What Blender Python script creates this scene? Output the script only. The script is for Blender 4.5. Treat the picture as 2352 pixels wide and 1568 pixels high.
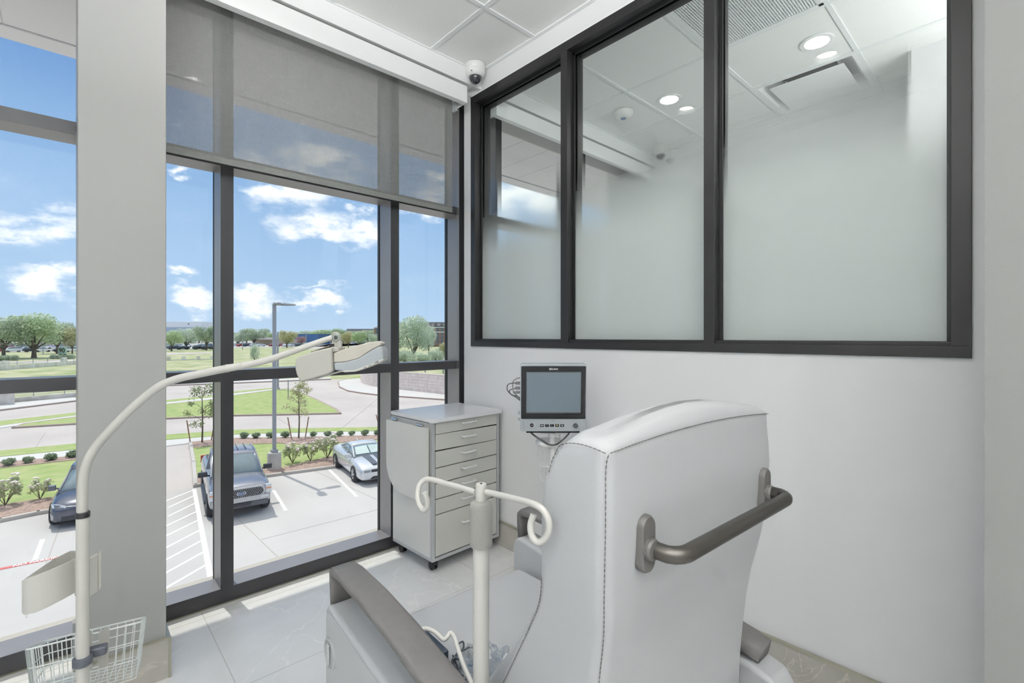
import bpy, bmesh, math, random
from mathutils import Vector, Matrix
random.seed(7)
for o in list(bpy.data.objects): bpy.data.objects.remove(o)
SC = bpy.context.scene
COL = SC.collection
R = math.radians
PI = math.pi

# ------------------------------------------------------------------ camera
F_PX, YAW, HOR, EYE = 1106.0, R(47.38), 772.5, 1.30
cam = bpy.data.cameras.new('camera')
cam.sensor_width = 36.0
cam.lens = F_PX / 2352 * 36.0
cam.shift_y = -(784 - HOR) / 2352
cam.clip_start = 0.02; cam.clip_end = 3000
camo = bpy.data.objects.new('camera', cam); COL.objects.link(camo)
camo.location = (0, 0, EYE); camo.rotation_euler = (PI/2, 0, YAW)
SC.camera = camo

# pixel helpers
SY, CY = math.sin(YAW), math.cos(YAW)
def ray(x, y):
    u = (x - 1176) / F_PX; v = -(y - HOR) / F_PX
    return Vector((-SY + u*CY, CY + u*SY, v))
def at_z(x, y, z): r = ray(x, y); t = (z - EYE) / r.z; return Vector((r.x*t, r.y*t, z))
def at_x(x, y, X): r = ray(x, y); t = X / r.x; return Vector((X, r.y*t, EYE + r.z*t))
def at_d(x, y, d): r = ray(x, y); return Vector((r.x*d, r.y*d, EYE + r.z*d))

# ------------------------------------------------------------------ render look
SC.view_settings.view_transform = 'Standard'
SC.view_settings.look = 'None'
SC.view_settings.exposure = 0.0
SC.view_settings.gamma = 1.0
SC.view_settings.use_curve_mapping = False
try:
    cy = SC.cycles
    cy.use_denoising = True
    cy.max_bounces = 10; cy.diffuse_bounces = 6; cy.glossy_bounces = 4
    cy.transmission_bounces = 8; cy.transparent_max_bounces = 24
    cy.caustics_reflective = False; cy.caustics_refractive = False
    cy.sample_clamp_indirect = 6.0
except Exception: pass

def C(r, g, b):
    f = lambda c: (c/255)/12.92 if c/255 <= .04045 else ((c/255 + .055)/1.055)**2.4
    return (f(r), f(g), f(b), 1)

# ------------------------------------------------------------------ world: blue sky with cumulus
W = bpy.data.worlds.new('sky'); SC.world = W; W.use_nodes = True
nt = W.node_tree; nt.nodes.clear()
def N(t, **kw):
    n = nt.nodes.new(t)
    for k, v in kw.items(): setattr(n, k, v)
    return n
def MATH(op, a, b=None, clamp=False):
    n = N('ShaderNodeMath', operation=op, use_clamp=clamp)
    for i, v in enumerate((a, b)):
        if v is None: continue
        if isinstance(v, (int, float)): n.inputs[i].default_value = v
        else: nt.links.new(v, n.inputs[i])
    return n.outputs[0]
SKY = 1.0
tc = N('ShaderNodeTexCoord'); gen = tc.outputs['Generated']
sep = N('ShaderNodeSeparateXYZ'); nt.links.new(gen, sep.inputs[0])
ramp = N('ShaderNodeValToRGB'); nt.links.new(sep.outputs[2], ramp.inputs[0])
cr = ramp.color_ramp
cr.elements[0].position = 0.0; cr.elements[0].color = C(182, 204, 228)
cr.elements[1].position = 1.0; cr.elements[1].color = (1, 1, 1, 1)  # white zenith out of view, added as neutral fill light
for p, c in ((.06, C(170, 198, 228)), (.2, C(152, 184, 221)), (.33, C(128, 166, 211)), (.45, C(88, 132, 192)), (.56, C(120, 158, 205)), (.72, C(238, 241, 246))):
    e = cr.elements.new(p); e.color = c
n1 = N('ShaderNodeTexNoise'); n1.inputs['Scale'].default_value = 9; n1.inputs['Detail'].default_value = 9; n1.inputs['Roughness'].default_value = .62
n2 = N('ShaderNodeTexNoise'); n2.inputs['Scale'].default_value = 14; n2.inputs['Detail'].default_value = 10; n2.inputs['Roughness'].default_value = .52
strm = N('ShaderNodeVectorMath', operation='MULTIPLY'); nt.links.new(gen, strm.inputs[0]); strm.inputs[1].default_value = (1, 1, 2.0)
nt.links.new(strm.outputs[0], n1.inputs['Vector']); nt.links.new(strm.outputs[0], n2.inputs['Vector'])
off = N('ShaderNodeVectorMath', operation='SUBTRACT'); nt.links.new(n1.outputs['Color'], off.inputs[0]); off.inputs[1].default_value = (.5, .5, .5)
sc_ = N('ShaderNodeVectorMath', operation='SCALE'); nt.links.new(off.outputs[0], sc_.inputs[0]); sc_.inputs['Scale'].default_value = .16
dis = N('ShaderNodeVectorMath', operation='ADD'); nt.links.new(gen, dis.inputs[0]); nt.links.new(sc_.outputs[0], dis.inputs[1])
# centre in image pixels, half width and half height in pixels, weight
CLOUDS = [(680, 462, 105, 45, 1), (745, 520, 120, 32, 1), (620, 440, 60, 24, .9), (830, 515, 45, 24, .9), (100, 510, 95, 40, .85), (150, 480, 50, 34, .8), (60, 555, 50, 26, .65),
          (150, 645, 70, 32, .95), (403, 622, 34, 20, 1), (435, 692, 62, 26, 1), (590, 680, 55, 34, 1), (740, 694, 72, 20, 1), (720, 665, 65, 9, .7),
          (960, 478, 70, 22, .8), (300, 590, 60, 40, .9), (700, 380, 150, 40, .8), (1000, 430, 70, 30, .8), (430, 390, 26, 10, .6), (1230, 465, 170, 70, 1.3), (1100, 520, 60, 25, .8),
          (2000, 560, 260, 90, 1), (1600, 380, 260, 90, 1), (-500, 500, 300, 110, 1), (-1400, 600, 300, 90, 1)]
acc = None
for (x, y, a, b, w) in CLOUDS:
    d = ray(x, y).normalized(); az = math.atan2(d.x, d.y)
    k = d.length / math.sqrt(1 + ((x-1176)/F_PX)**2 + ((y-HOR)/F_PX)**2)
    A = a*k/F_PX*1.0; B = b*k/F_PX
    rot = N('ShaderNodeVectorRotate', rotation_type='Z_AXIS'); nt.links.new(dis.outputs[0], rot.inputs['Vector']); rot.inputs['Angle'].default_value = az
    ma = N('ShaderNodeVectorMath', operation='MULTIPLY_ADD'); nt.links.new(rot.outputs[0], ma.inputs[0])
    ma.inputs[1].default_value = (1/A, 0, 1/B); ma.inputs[2].default_value = (0, 0, -d.z/B)
    ln = N('ShaderNodeVectorMath', operation='LENGTH'); nt.links.new(ma.outputs[0], ln.inputs[0])
    v = MATH('SUBTRACT', 1.0, ln.outputs['Value']); v = MATH('MULTIPLY', v, w) if w != 1 else v
    acc = v if acc is None else MATH('MAXIMUM', acc, v)
nn = MATH('MULTIPLY', MATH('SUBTRACT', n2.outputs['Fac'], .5), 2.6)
den = MATH('ADD', acc, nn)
mr = N('ShaderNodeMapRange', interpolation_type='SMOOTHSTEP'); nt.links.new(den, mr.inputs[0]); mr.inputs[1].default_value = -.25; mr.inputs[2].default_value = .8
haze = N('ShaderNodeMapRange', interpolation_type='SMOOTHSTEP'); nt.links.new(n1.outputs['Fac'], haze.inputs[0]); haze.inputs[1].default_value = .5; haze.inputs[2].default_value = .8; haze.inputs[4].default_value = .18
cl = MATH('MAXIMUM', mr.outputs[0], haze.outputs[0], True)
ccol = N('ShaderNodeMixRGB'); ccol.inputs[1].default_value = C(214, 226, 244); ccol.inputs[2].default_value = (1.0, 1.0, 1.0, 1)
nt.links.new(MATH('MULTIPLY', den, 1.0, True), ccol.inputs[0])
mx = N('ShaderNodeMixRGB'); nt.links.new(cl, mx.inputs[0]); nt.links.new(ramp.outputs[0], mx.inputs[1]); nt.links.new(ccol.outputs[0], mx.inputs[2])
bg = N('ShaderNodeBackground'); nt.links.new(mx.outputs[0], bg.inputs[0]); bg.inputs[1].default_value = 1.5*SKY
wo = N('ShaderNodeOutputWorld'); nt.links.new(bg.outputs[0], wo.inputs[0])
GLASS_T = 0.80       # light let through by a window pane, both faces together

# ------------------------------------------------------------------ sun
sd = bpy.data.lights.new('sun', 'SUN'); sd.energy = 3.3; sd.angle = R(.55); sd.color = (1, .95, .87)
sun = bpy.data.objects.new('sun', sd); COL.objects.link(sun)
sun.rotation_euler = Vector((-4.02, -.41, 7.47)).to_track_quat('Z', 'Y').to_euler()
DOWNLIGHT_STRENGTH = 280.0
UPLIGHT = 240.0  # strength of the added ceiling uplights

# ------------------------------------------------------------------ materials
MATS = {}
def mat(name, col, rough=.5, metal=0, noise=0, nscale=20, bump=0, bscale=None, col2=None, coat=0, spec=.5, stretch=None, emit=0, n_detail=4):
    if name in MATS: return MATS[name]
    m = bpy.data.materials.new(name); m.use_nodes = True; t = m.node_tree
    b = t.nodes['Principled BSDF']
    b.inputs['Roughness'].default_value = rough; b.inputs['Metallic'].default_value = metal
    b.inputs['Specular IOR Level'].default_value = spec; b.inputs['Coat Weight'].default_value = coat
    tcn = t.nodes.new('ShaderNodeTexCoord'); mp = t.nodes.new('ShaderNodeMapping'); t.links.new(tcn.outputs['Object'], mp.inputs[0])
    if stretch: mp.inputs['Scale'].default_value = stretch
    nz = t.nodes.new('ShaderNodeTexNoise'); nz.inputs['Scale'].default_value = nscale; nz.inputs['Detail'].default_value = n_detail
    t.links.new(mp.outputs[0], nz.inputs['Vector'])
    mixn = t.nodes.new('ShaderNodeMixRGB'); mixn.inputs[1].default_value = col
    k = 1 - (noise or .03)
    mixn.inputs[2].default_value = col2 or (col[0]*k, col[1]*k, col[2]*k, 1)
    rp = t.nodes.new('ShaderNodeMapRange'); rp.inputs[1].default_value = .35; rp.inputs[2].default_value = .65
    t.links.new(nz.outputs['Fac'], rp.inputs[0]); t.links.new(rp.outputs[0], mixn.inputs[0]); t.links.new(mixn.outputs[0], b.inputs['Base Color'])
    if bump:
        nb = t.nodes.new('ShaderNodeTexNoise'); nb.inputs['Scale'].default_value = bscale or nscale*4; nb.inputs['Detail'].default_value = 3
        t.links.new(mp.outputs[0], nb.inputs['Vector'])
        bp = t.nodes.new('ShaderNodeBump'); bp.inputs['Strength'].default_value = bump; bp.inputs['Distance'].default_value = .002
        t.links.new(nb.outputs['Fac'], bp.inputs['Height']); t.links.new(bp.outputs[0], b.inputs['Normal'])
    if emit:
        b.inputs['Emission Color'].default_value = col; b.inputs['Emission Strength'].default_value = emit
    MATS[name] = m; return m

def schlick(t, f0):
    L = t.links.new; g = t.nodes.new('ShaderNodeNewGeometry'); d = t.nodes.new('ShaderNodeVectorMath'); d.operation = 'DOT_PRODUCT'
    L(g.outputs['Normal'], d.inputs[0]); L(g.outputs['Incoming'], d.inputs[1]); last = d.outputs['Value']
    for op, b in (('ABSOLUTE', None), ('SUBTRACT', 'rev'), ('POWER', 5.0), ('MULTIPLY', 1-f0), ('ADD', f0)):
        m = t.nodes.new('ShaderNodeMath'); m.operation = op
        if b == 'rev': m.inputs[0].default_value = 1.0; L(last, m.inputs[1])
        else:
            L(last, m.inputs[0])
            if b is not None: m.inputs[1].default_value = b
        m.use_clamp = True; last = m.outputs[0]
    return last
def glass_mat(name, tint, gloss=.06, rough=0.0):
    m = bpy.data.materials.new(name); m.use_nodes = True; t = m.node_tree; t.nodes.clear()
    tr = t.nodes.new('ShaderNodeBsdfTransparent'); tr.inputs[0].default_value = tint
    gl = t.nodes.new('ShaderNodeBsdfGlossy'); gl.inputs['Roughness'].default_value = rough
    mx = t.nodes.new('ShaderNodeMixShader'); t.links.new(schlick(t, gloss), mx.inputs[0]); t.links.new(tr.outputs[0], mx.inputs[1]); t.links.new(gl.outputs[0], mx.inputs[2])
    o = t.nodes.new('ShaderNodeOutputMaterial'); t.links.new(mx.outputs[0], o.inputs[0])
    return m
tq = math.sqrt(GLASS_T)
M_GLASS = glass_mat('window_glass', (tq*.985, tq, tq*.995, 1), .02)
M_CLEAR = glass_mat('clear_glass', (.95, .97, .962, 1), .035)

def frosted_mat():
    m = bpy.data.materials.new('gradient_frosted_glass'); m.use_nodes = True; t = m.node_tree; t.nodes.clear(); L = t.links.new
    geo = t.nodes.new('ShaderNodeNewGeometry'); sp = t.nodes.new('ShaderNodeSeparateXYZ'); L(geo.outputs['Position'], sp.inputs[0])
    def mrange(a, b, x, y):
        r = t.nodes.new('ShaderNodeMapRange'); r.interpolation_type = 'SMOOTHSTEP'
        r.inputs[1].default_value = a; r.inputs[2].default_value = b; r.inputs[3].default_value = x; r.inputs[4].default_value = y
        L(sp.outputs[2], r.inputs[0]); return r.outputs[0]
    tr = t.nodes.new('ShaderNodeBsdfTransparent'); tr.inputs[0].default_value = (.95, .97, .962, 1)
    rf = t.nodes.new('ShaderNodeBsdfRefraction'); rf.inputs['IOR'].default_value = 1.06; rf.inputs['Color'].default_value = (.93, .96, .95, 1)
    L(mrange(1.9, 2.3, .45, .08), rf.inputs['Roughness'])
    m1 = t.nodes.new('ShaderNodeMixShader'); L(mrange(2.0, 2.34, 1, 0), m1.inputs[0]); L(tr.outputs[0], m1.inputs[1]); L(rf.outputs[0], m1.inputs[2])
    tl = t.nodes.new('ShaderNodeBsdfTranslucent'); tl.inputs[0].default_value = (.74, .79, .77, 1)
    df = t.nodes.new('ShaderNodeBsdfDiffuse'); df.inputs[0].default_value = (.58, .63, .615, 1)
    m2 = t.nodes.new('ShaderNodeMixShader'); m2.inputs[0].default_value = .45; L(tl.outputs[0], m2.inputs[1]); L(df.outputs[0], m2.inputs[2])
    m3 = t.nodes.new('ShaderNodeMixShader'); L(mrange(1.78, 2.18, 1, 0.0), m3.inputs[0]); L(m1.outputs[0], m3.inputs[1]); L(m2.outputs[0], m3.inputs[2])
    gl = t.nodes.new('ShaderNodeBsdfGlossy'); gl.inputs['Roughness'].default_value = .0
    m4 = t.nodes.new('ShaderNodeMixShader'); L(schlick(t, .04), m4.inputs[0]); L(m3.outputs[0], m4.inputs[1]); L(gl.outputs[0], m4.inputs[2])
    o = t.nodes.new('ShaderNodeOutputMaterial'); L(m4.outputs[0], o.inputs[0]); return m
M_FROST = frosted_mat()

def shade_mat():
    m = bpy.data.materials.new('shade_fabric'); m.use_nodes = True; t = m.node_tree; t.nodes.clear(); L = t.links.new
    tcn = t.nodes.new('ShaderNodeTexCoord')
    def nz(scl):
        mp = t.nodes.new('ShaderNodeMapping'); mp.inputs['Scale'].default_value = scl; L(tcn.outputs['Object'], mp.inputs[0])
        n = t.nodes.new('ShaderNodeTexNoise'); n.inputs['Scale'].default_value = 1; n.inputs['Detail'].default_value = 4; n.inputs['Roughness'].default_value = .7; L(mp.outputs[0], n.inputs['Vector']); return n.outputs['Fac']
    a = nz((1, 18, 420)); b = nz((1, 420, 18))
    ad = t.nodes.new('ShaderNodeMath'); ad.operation = 'ADD'; L(a, ad.inputs[0]); L(b, ad.inputs[1])
    mr = t.nodes.new('ShaderNodeMapRange'); mr.inputs[1].default_value = .7; mr.inputs[2].default_value = 1.3; mr.inputs[3].default_value = .42; mr.inputs[4].default_value = .60; L(ad.outputs[0], mr.inputs[0])
    tr = t.nodes.new('ShaderNodeBsdfTransparent')
    df = t.nodes.new('ShaderNodeBsdfDiffuse'); df.inputs[0].default_value = (.46, .465, .455, 1)
    tl = t.nodes.new('ShaderNodeBsdfTranslucent'); tl.inputs[0].default_value = (.33, .33, .315, 1)
    m1 = t.nodes.new('ShaderNodeMixShader'); m1.inputs[0].default_value = .4; L(df.outputs[0], m1.inputs[1]); L(tl.outputs[0], m1.inputs[2])
    m2 = t.nodes.new('ShaderNodeMixShader'); L(mr.outputs[0], m2.inputs[0]); L(tr.outputs[0], m2.inputs[1]); L(m1.outputs[0], m2.inputs[2])
    o = t.nodes.new('ShaderNodeOutputMaterial'); L(m2.outputs[0], o.inputs[0]); return m
M_SHADE = shade_mat()

def stone_mat(name, c1, c2, vein, joints=None, rough=.3, vs=1.6):
    m = bpy.data.materials.new(name); m.use_nodes = True; t = m.node_tree; L = t.links.new
    b = t.nodes['Principled BSDF']; b.inputs['Roughness'].default_value = rough
    geo = t.nodes.new('ShaderNodeNewGeometry')
    n = t.nodes.new('ShaderNodeTexNoise'); n.inputs['Scale'].default_value = vs; n.inputs['Detail'].default_value = 8; n.inputs['Roughness'].default_value = .65; n.inputs['Distortion'].default_value = .6
    L(geo.outputs['Position'], n.inputs['Vector'])
    mp = t.nodes.new('ShaderNodeMapRange'); mp.inputs[1].default_value = .35; mp.inputs[2].default_value = .65; L(n.outputs['Fac'], mp.inputs[0])
    mx = t.nodes.new('ShaderNodeMixRGB'); mx.inputs[1].default_value = c1; mx.inputs[2].default_value = c2; L(mp.outputs[0], mx.inputs[0])
    n3 = t.nodes.new('ShaderNodeTexNoise'); n3.inputs['Scale'].default_value = vs*1.3; n3.inputs['Detail'].default_value = 5; n3.inputs['Distortion'].default_value = 1.2
    L(geo.outputs['Position'], n3.inputs['Vector'])
    s = t.nodes.new('ShaderNodeMath'); s.operation = 'SUBTRACT'; L(n3.outputs['Fac'], s.inputs[0]); s.inputs[1].default_value = .5
    ab = t.nodes.new('ShaderNodeMath'); ab.operation = 'ABSOLUTE'; L(s.outputs[0], ab.inputs[0])
    vr = t.nodes.new('ShaderNodeMapRange'); vr.inputs[1].default_value = 0; vr.inputs[2].default_value = .012; vr.inputs[3].default_value = .55; vr.inputs[4].default_value = 0; L(ab.outputs[0], vr.inputs[0])
    m2 = t.nodes.new('ShaderNodeMixRGB'); L(vr.outputs[0], m2.inputs[0]); L(mx.outputs[0], m2.inputs[1]); m2.inputs[2].default_value = vein
    last = m2.outputs[0]
    if joints:
        x0, dx, y0, dy, wj = joints
        sp = t.nodes.new('ShaderNodeSeparateXYZ'); L(geo.outputs['Position'], sp.inputs[0])
        outs = []
        for k, (o0, dd) in enumerate(((x0, dx), (y0, dy))):
            a = t.nodes.new('ShaderNodeMath'); a.operation = 'SUBTRACT'; L(sp.outputs[k], a.inputs[0]); a.inputs[1].default_value = o0 - 50*dd
            p = t.nodes.new('ShaderNodeMath'); p.operation = 'PINGPONG'; L(a.outputs[0], p.inputs[0]); p.inputs[1].default_value = dd/2
            # distance to nearest multiple of dd
            c = t.nodes.new('ShaderNodeMath'); c.operation = 'LESS_THAN'; L(p.outputs[0], c.inputs[0]); c.inputs[1].default_value = wj
            outs.append(c.outputs[0])
        mxm = t.nodes.new('ShaderNodeMath'); mxm.operation = 'MAXIMUM'; L(outs[0], mxm.inputs[0]); L(outs[1], mxm.inputs[1])
        m3 = t.nodes.new('ShaderNodeMixRGB'); L(mxm.outputs[0], m3.inputs[0]); L(last, m3.inputs[1]); m3.inputs[2].default_value = C(182, 182, 178); last = m3.outputs[0]
    L(last, b.inputs['Base Color']); return m

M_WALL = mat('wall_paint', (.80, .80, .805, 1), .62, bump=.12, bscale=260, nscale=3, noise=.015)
M_PILLAR = mat('pillar_paint_shaded', (.33, .333, .322, 1), .45, bump=.06, bscale=260, nscale=3, noise=.015)  # greyer than the walls to tone down the light, shade in the colour
M_TRIMW = mat('white_trim', (.84, .85, .845, 1), .4, noise=.01)
M_TILE = mat('ceiling_tile', (.88, .89, .87, 1), .9, bump=.5, bscale=420, nscale=160, noise=.05)
M_GRID = mat('ceiling_grid_paint', (.80, .82, .82, 1), .45, noise=.01)
M_BLACK = mat('dark_anodized_frame', C(48, 47, 48), .38, .35, noise=.12, nscale=8, coat=.0)
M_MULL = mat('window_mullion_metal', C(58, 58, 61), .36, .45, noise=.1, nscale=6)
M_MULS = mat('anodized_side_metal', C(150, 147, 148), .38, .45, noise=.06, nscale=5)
M_GASKET = mat('black_gasket', C(16, 17, 19), .5)
M_FLOOR = stone_mat('floor_tile_stone', C(226, 226, 226), C(212, 213, 212), C(238, 237, 233), (-1.995, .6, .46, 1.2, .0016), .28)
M_BASE = stone_mat('baseboard_stone', C(184, 181, 174), C(164, 161, 154), C(212, 206, 192), None, .35, 3)
M_STRIP = mat('metal_edge_trim', C(176, 174, 158), .35, .6)

# ------------------------------------------------------------------ mesh helpers
WM = {}
def tag(o, label=None, cat=None, group=None, kind=None):
    if label: o['label'] = label
    if cat: o['category'] = cat
    if group: o['group'] = group
    if kind: o['kind'] = kind
    return o
def empty(name, loc=(0, 0, 0), rz=0, label=None, cat=None, group=None, kind=None):
    o = bpy.data.objects.new(name, None); COL.objects.link(o); o.location = loc; o.rotation_euler = (0, 0, rz); o.empty_display_size = .1
    WM[o.name] = Matrix.Translation(Vector(loc)) @ Matrix.Rotation(rz, 4, 'Z')
    return tag(o, label, cat, group, kind)
def adopt(o, parent):
    o.parent = parent
    if parent.name in WM: o.matrix_parent_inverse = WM[parent.name].inverted()

class MB:
    def __init__(s, M=None): s.v = []; s.f = []; s.mi = []; s.M = M; s.cur = 0
    def add(s, vs, fs):
        n = len(s.v)
        s.v += [tuple(s.M @ Vector(p)) if s.M else tuple(p) for p in vs]
        s.f += [tuple(i + n for i in f) for f in fs]; s.mi += [s.cur]*len(fs); return s
    def box(s, a, b):
        x0, y0, z0 = a; x1, y1, z1 = b
        x0, x1 = sorted((x0, x1)); y0, y1 = sorted((y0, y1)); z0, z1 = sorted((z0, z1))
        return s.add([(x0,y0,z0),(x1,y0,z0),(x1,y1,z0),(x0,y1,z0),(x0,y0,z1),(x1,y0,z1),(x1,y1,z1),(x0,y1,z1)],
                     [(0,3,2,1),(4,5,6,7),(0,1,5,4),(1,2,6,5),(2,3,7,6),(3,0,4,7)])
    def obox(s, c, ax, ay, az):   # centre and three half-vectors
        c = Vector(c); ax, ay, az = Vector(ax), Vector(ay), Vector(az)
        P = [c + sx*ax + sy*ay + sz*az for sz in (-1, 1) for sx, sy in ((-1,-1),(1,-1),(1,1),(-1,1))]
        return s.add(P, [(0,3,2,1),(4,5,6,7),(0,1,5,4),(1,2,6,5),(2,3,7,6),(3,0,4,7)])
    def tube(s, pts, r, n=10, closed=False, caps=True):
        pts = [Vector(p) for p in pts]; m = len(pts)
        rr = r if isinstance(r, (list, tuple)) else [r]*m
        T = []
        for i in range(m):
            a = pts[(i-1) % m] if (closed or i > 0) else pts[i]; b = pts[(i+1) % m] if (closed or i < m-1) else pts[i]
            T.append((b - a).normalized())
        up = Vector((0, 0, 1)) if abs(T[0].z) < .9 else Vector((1, 0, 0))
        u = T[0].cross(up).normalized(); vs = []
        for i in range(m):
            u = (u - T[i]*u.dot(T[i])).normalized(); w = T[i].cross(u)
            vs += [pts[i] + (u*math.cos(2*PI*k/n) + w*math.sin(2*PI*k/n))*rr[i] for k in range(n)]
        fs = []
        for i in range(m if closed else m-1):
            j = (i+1) % m
            fs += [(i*n+k, i*n+(k+1) % n, j*n+(k+1) % n, j*n+k) for k in range(n)]
        if caps and not closed: fs += [tuple(range(n-1, -1, -1)), tuple(range((m-1)*n, m*n))]
        return s.add(vs, fs)
    def cyl(s, p0, p1, r0, r1=None, n=20): return s.tube([p0, p1], [r0, r0 if r1 is None else r1], n)
    def lathe(s, c, prof, n=24, axis='z', ax=None):   # prof: (radius, height) list
        c = Vector(c); a = Vector(ax).normalized() if ax else Vector((0, 0, 1))
        u = a.cross(Vector((1, 0, 0)) if abs(a.x) < .8 else Vector((0, 1, 0))).normalized(); w = a.cross(u)
        vs = []; fs = []
        for (r, h) in prof: vs += [c + a*h + (u*math.cos(2*PI*k/n) + w*math.sin(2*PI*k/n))*max(r, 1e-5) for k in range(n)]
        for i in range(len(prof)-1): fs += [(i*n+k, i*n+(k+1) % n, (i+1)*n+(k+1) % n, (i+1)*n+k) for k in range(n)]
        fs += [tuple(range(n-1, -1, -1)), tuple(range((len(prof)-1)*n, len(prof)*n))]
        return s.add(vs, fs)
    def prism(s, poly, d):    # planar polygon of 3D points extruded by vector d
        d = Vector(d); P = [Vector(p) for p in poly]; n = len(P)
        return s.add(P + [p + d for p in P], [tuple(range(n-1, -1, -1)), tuple(range(n, 2*n))] + [(i, (i+1) % n, n+(i+1) % n, n+i) for i in range(n)])
    def loft(s, rings, cap=True, closed=True):
        n = len(rings[0]); vs = [p for r in rings for p in r]; fs = []
        for i in range(len(rings)-1):
            for k in range(n if closed else n-1): fs.append((i*n+k, i*n+(k+1) % n, (i+1)*n+(k+1) % n, (i+1)*n+k))
        if cap: fs += [tuple(range(n-1, -1, -1)), tuple(range((len(rings)-1)*n, len(rings)*n))]
        return s.add(vs, fs)
    def build(s, name, m, parent=None, smooth=False, bevel=0, seg=2, sub=0, **tg):
        me = bpy.data.meshes.new(name); me.from_pydata(s.v, [], s.f); me.validate()
        ms = m if isinstance(m, (list, tuple)) else [m]
        for q in ms: me.materials.append(q)
        if len(me.polygons) == len(s.mi):
            for p, i in zip(me.polygons, s.mi): p.material_index = min(i, len(ms)-1)
        bm = bmesh.new(); bm.from_mesh(me); bmesh.ops.recalc_face_normals(bm, faces=bm.faces); bm.to_mesh(me); bm.free()
        if smooth:
            for p in me.polygons: p.use_smooth = True
            if smooth != 'all':
                try: me.set_sharp_from_angle(angle=R(40))
                except Exception: pass
        o = bpy.data.objects.new(name, me); COL.objects.link(o)
        if parent: adopt(o, parent)
        if bevel:
            b = o.modifiers.new('bevel', 'BEVEL'); b.width = bevel; b.segments = seg; b.limit_method = 'ANGLE'; b.angle_limit = R(35)
            for p in me.polygons: p.use_smooth = True
            try: me.set_sharp_from_angle(angle=R(50))
            except Exception: pass
            b.harden_normals = True
        if sub:
            q = o.modifiers.new('sub', 'SUBSURF'); q.levels = sub; q.render_levels = sub
        if tg: tag(o, **tg)
        return o

def smooth_path(pts, k=6):
    P = [Vector(p) for p in pts]; out = []
    for i in range(len(P)-1):
        p0 = P[max(i-1, 0)]; p1 = P[i]; p2 = P[i+1]; p3 = P[min(i+2, len(P)-1)]
        for j in range(k):
            t = j/k
            out.append(.5*((2*p1) + (p2-p0)*t + (2*p0-5*p1+4*p2-p3)*t*t + (3*p1-p0-3*p2+p3)*t**3))
    out.append(P[-1]); return out
def text_mesh(name, txt, size, m, M, parent=None, ext=.0004, squash=1.0, bold=0):
    cu = bpy.data.curves.new(name, 'FONT'); cu.body = txt; cu.size = size; cu.align_x = 'CENTER'; cu.align_y = 'CENTER'; cu.extrude = ext; cu.offset = bold
    ob = bpy.data.objects.new(name+'_tmp', cu); COL.objects.link(ob)
    dg = bpy.context.evaluated_depsgraph_get(); me = bpy.data.meshes.new_from_object(ob.evaluated_get(dg))
    bpy.data.objects.remove(ob); me.transform(M @ Matrix.Diagonal((squash, 1, 1, 1))); me.materials.clear(); me.materials.append(m)
    o = bpy.data.objects.new(name, me); COL.objects.link(o)
    if parent: adopt(o, parent)
    return o
def frame(o, x, y, z=None):   # matrix from origin and axes
    x = Vector(x).normalized(); y = Vector(y).normalized(); z = x.cross(y)
    M = Matrix((x, y, z)).transposed().to_4x4(); M.translation = Vector(o); return M
def children_of(o): return list(o.children)
def copy_tree(o, parent=None):
    c = o.copy(); COL.objects.link(c)
    if parent: c.parent = parent
    for ch in list(o.children): copy_tree(ch, c)
    return c
def rrect(w, h, r, n=5, cx=0, cy=0):
    out = []
    for (sx, sy, a0) in ((1, 1, 0), (-1, 1, 90), (-1, -1, 180), (1, -1, 270)):
        for k in range(n+1):
            a = R(a0 + 90*k/n); out.append((cx + sx*(w/2-r) + r*math.cos(a), cy + sy*(h/2-r) + r*math.sin(a)))
    return out

# =================================================================== ROOM SHELL
XW, XG = -2.677, -2.817          # inner face of mullions, glass line
DE, CEIL, XP = 1.985, 3.02, -2.25
YB, XR, NY, NX = -3.6, 3.0, 4.228, 1.2   # back of room, right wall, neighbour far wall / right wall
def struct(o): o['kind'] = 'structure'; return o

b = MB().box((XG-.03, YB-.1, -.2), (XR+.1, NY+.2, 0)); struct(b.build('floor', M_FLOOR))

# ceilings: tiles set a little above a T-bar grid
LIGHTS = [(-.865, 3.219), (-1.802, 3.211), (.187, 3.19), (-.87, .64), (-1.80, .62), (.795, .685), (.185, -.535), (2.015, .685), (2.015, -.535), (.185, -1.755), (2.015, -1.755), (1.405, -2.975)]
def tile_with_hole(t, a, c, x, y, r=.064, n=32):
    z0, z1 = CEIL+.004, CEIL+.02; V = []
    angs = [2*PI*(k+.5)/n for k in range(n)] + [math.atan2(cy_-y, cx_-x) % (2*PI) for cx_ in (a[0], c[0]) for cy_ in (a[1], c[1])]
    angs.sort(); n = len(angs)
    for an in angs:
        ca, sa = math.cos(an), math.sin(an)
        q = min(((c[0]-x) if ca > 0 else (a[0]-x))/ca, ((c[1]-y) if sa > 0 else (a[1]-y))/sa)
        V.append(((x+ca*q, y+sa*q), (x+ca*r, y+sa*r)))
    vs = [(*o, z0) for o, i in V] + [(*i, z0) for o, i in V] + [(*i, z1+.03) for o, i in V]
    t.add(vs, [(k, (k+1) % n, n+(k+1) % n, n+k) for k in range(n)] + [(n+k, n+(k+1) % n, 2*n+(k+1) % n, 2*n+k) for k in range(n)])
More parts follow.
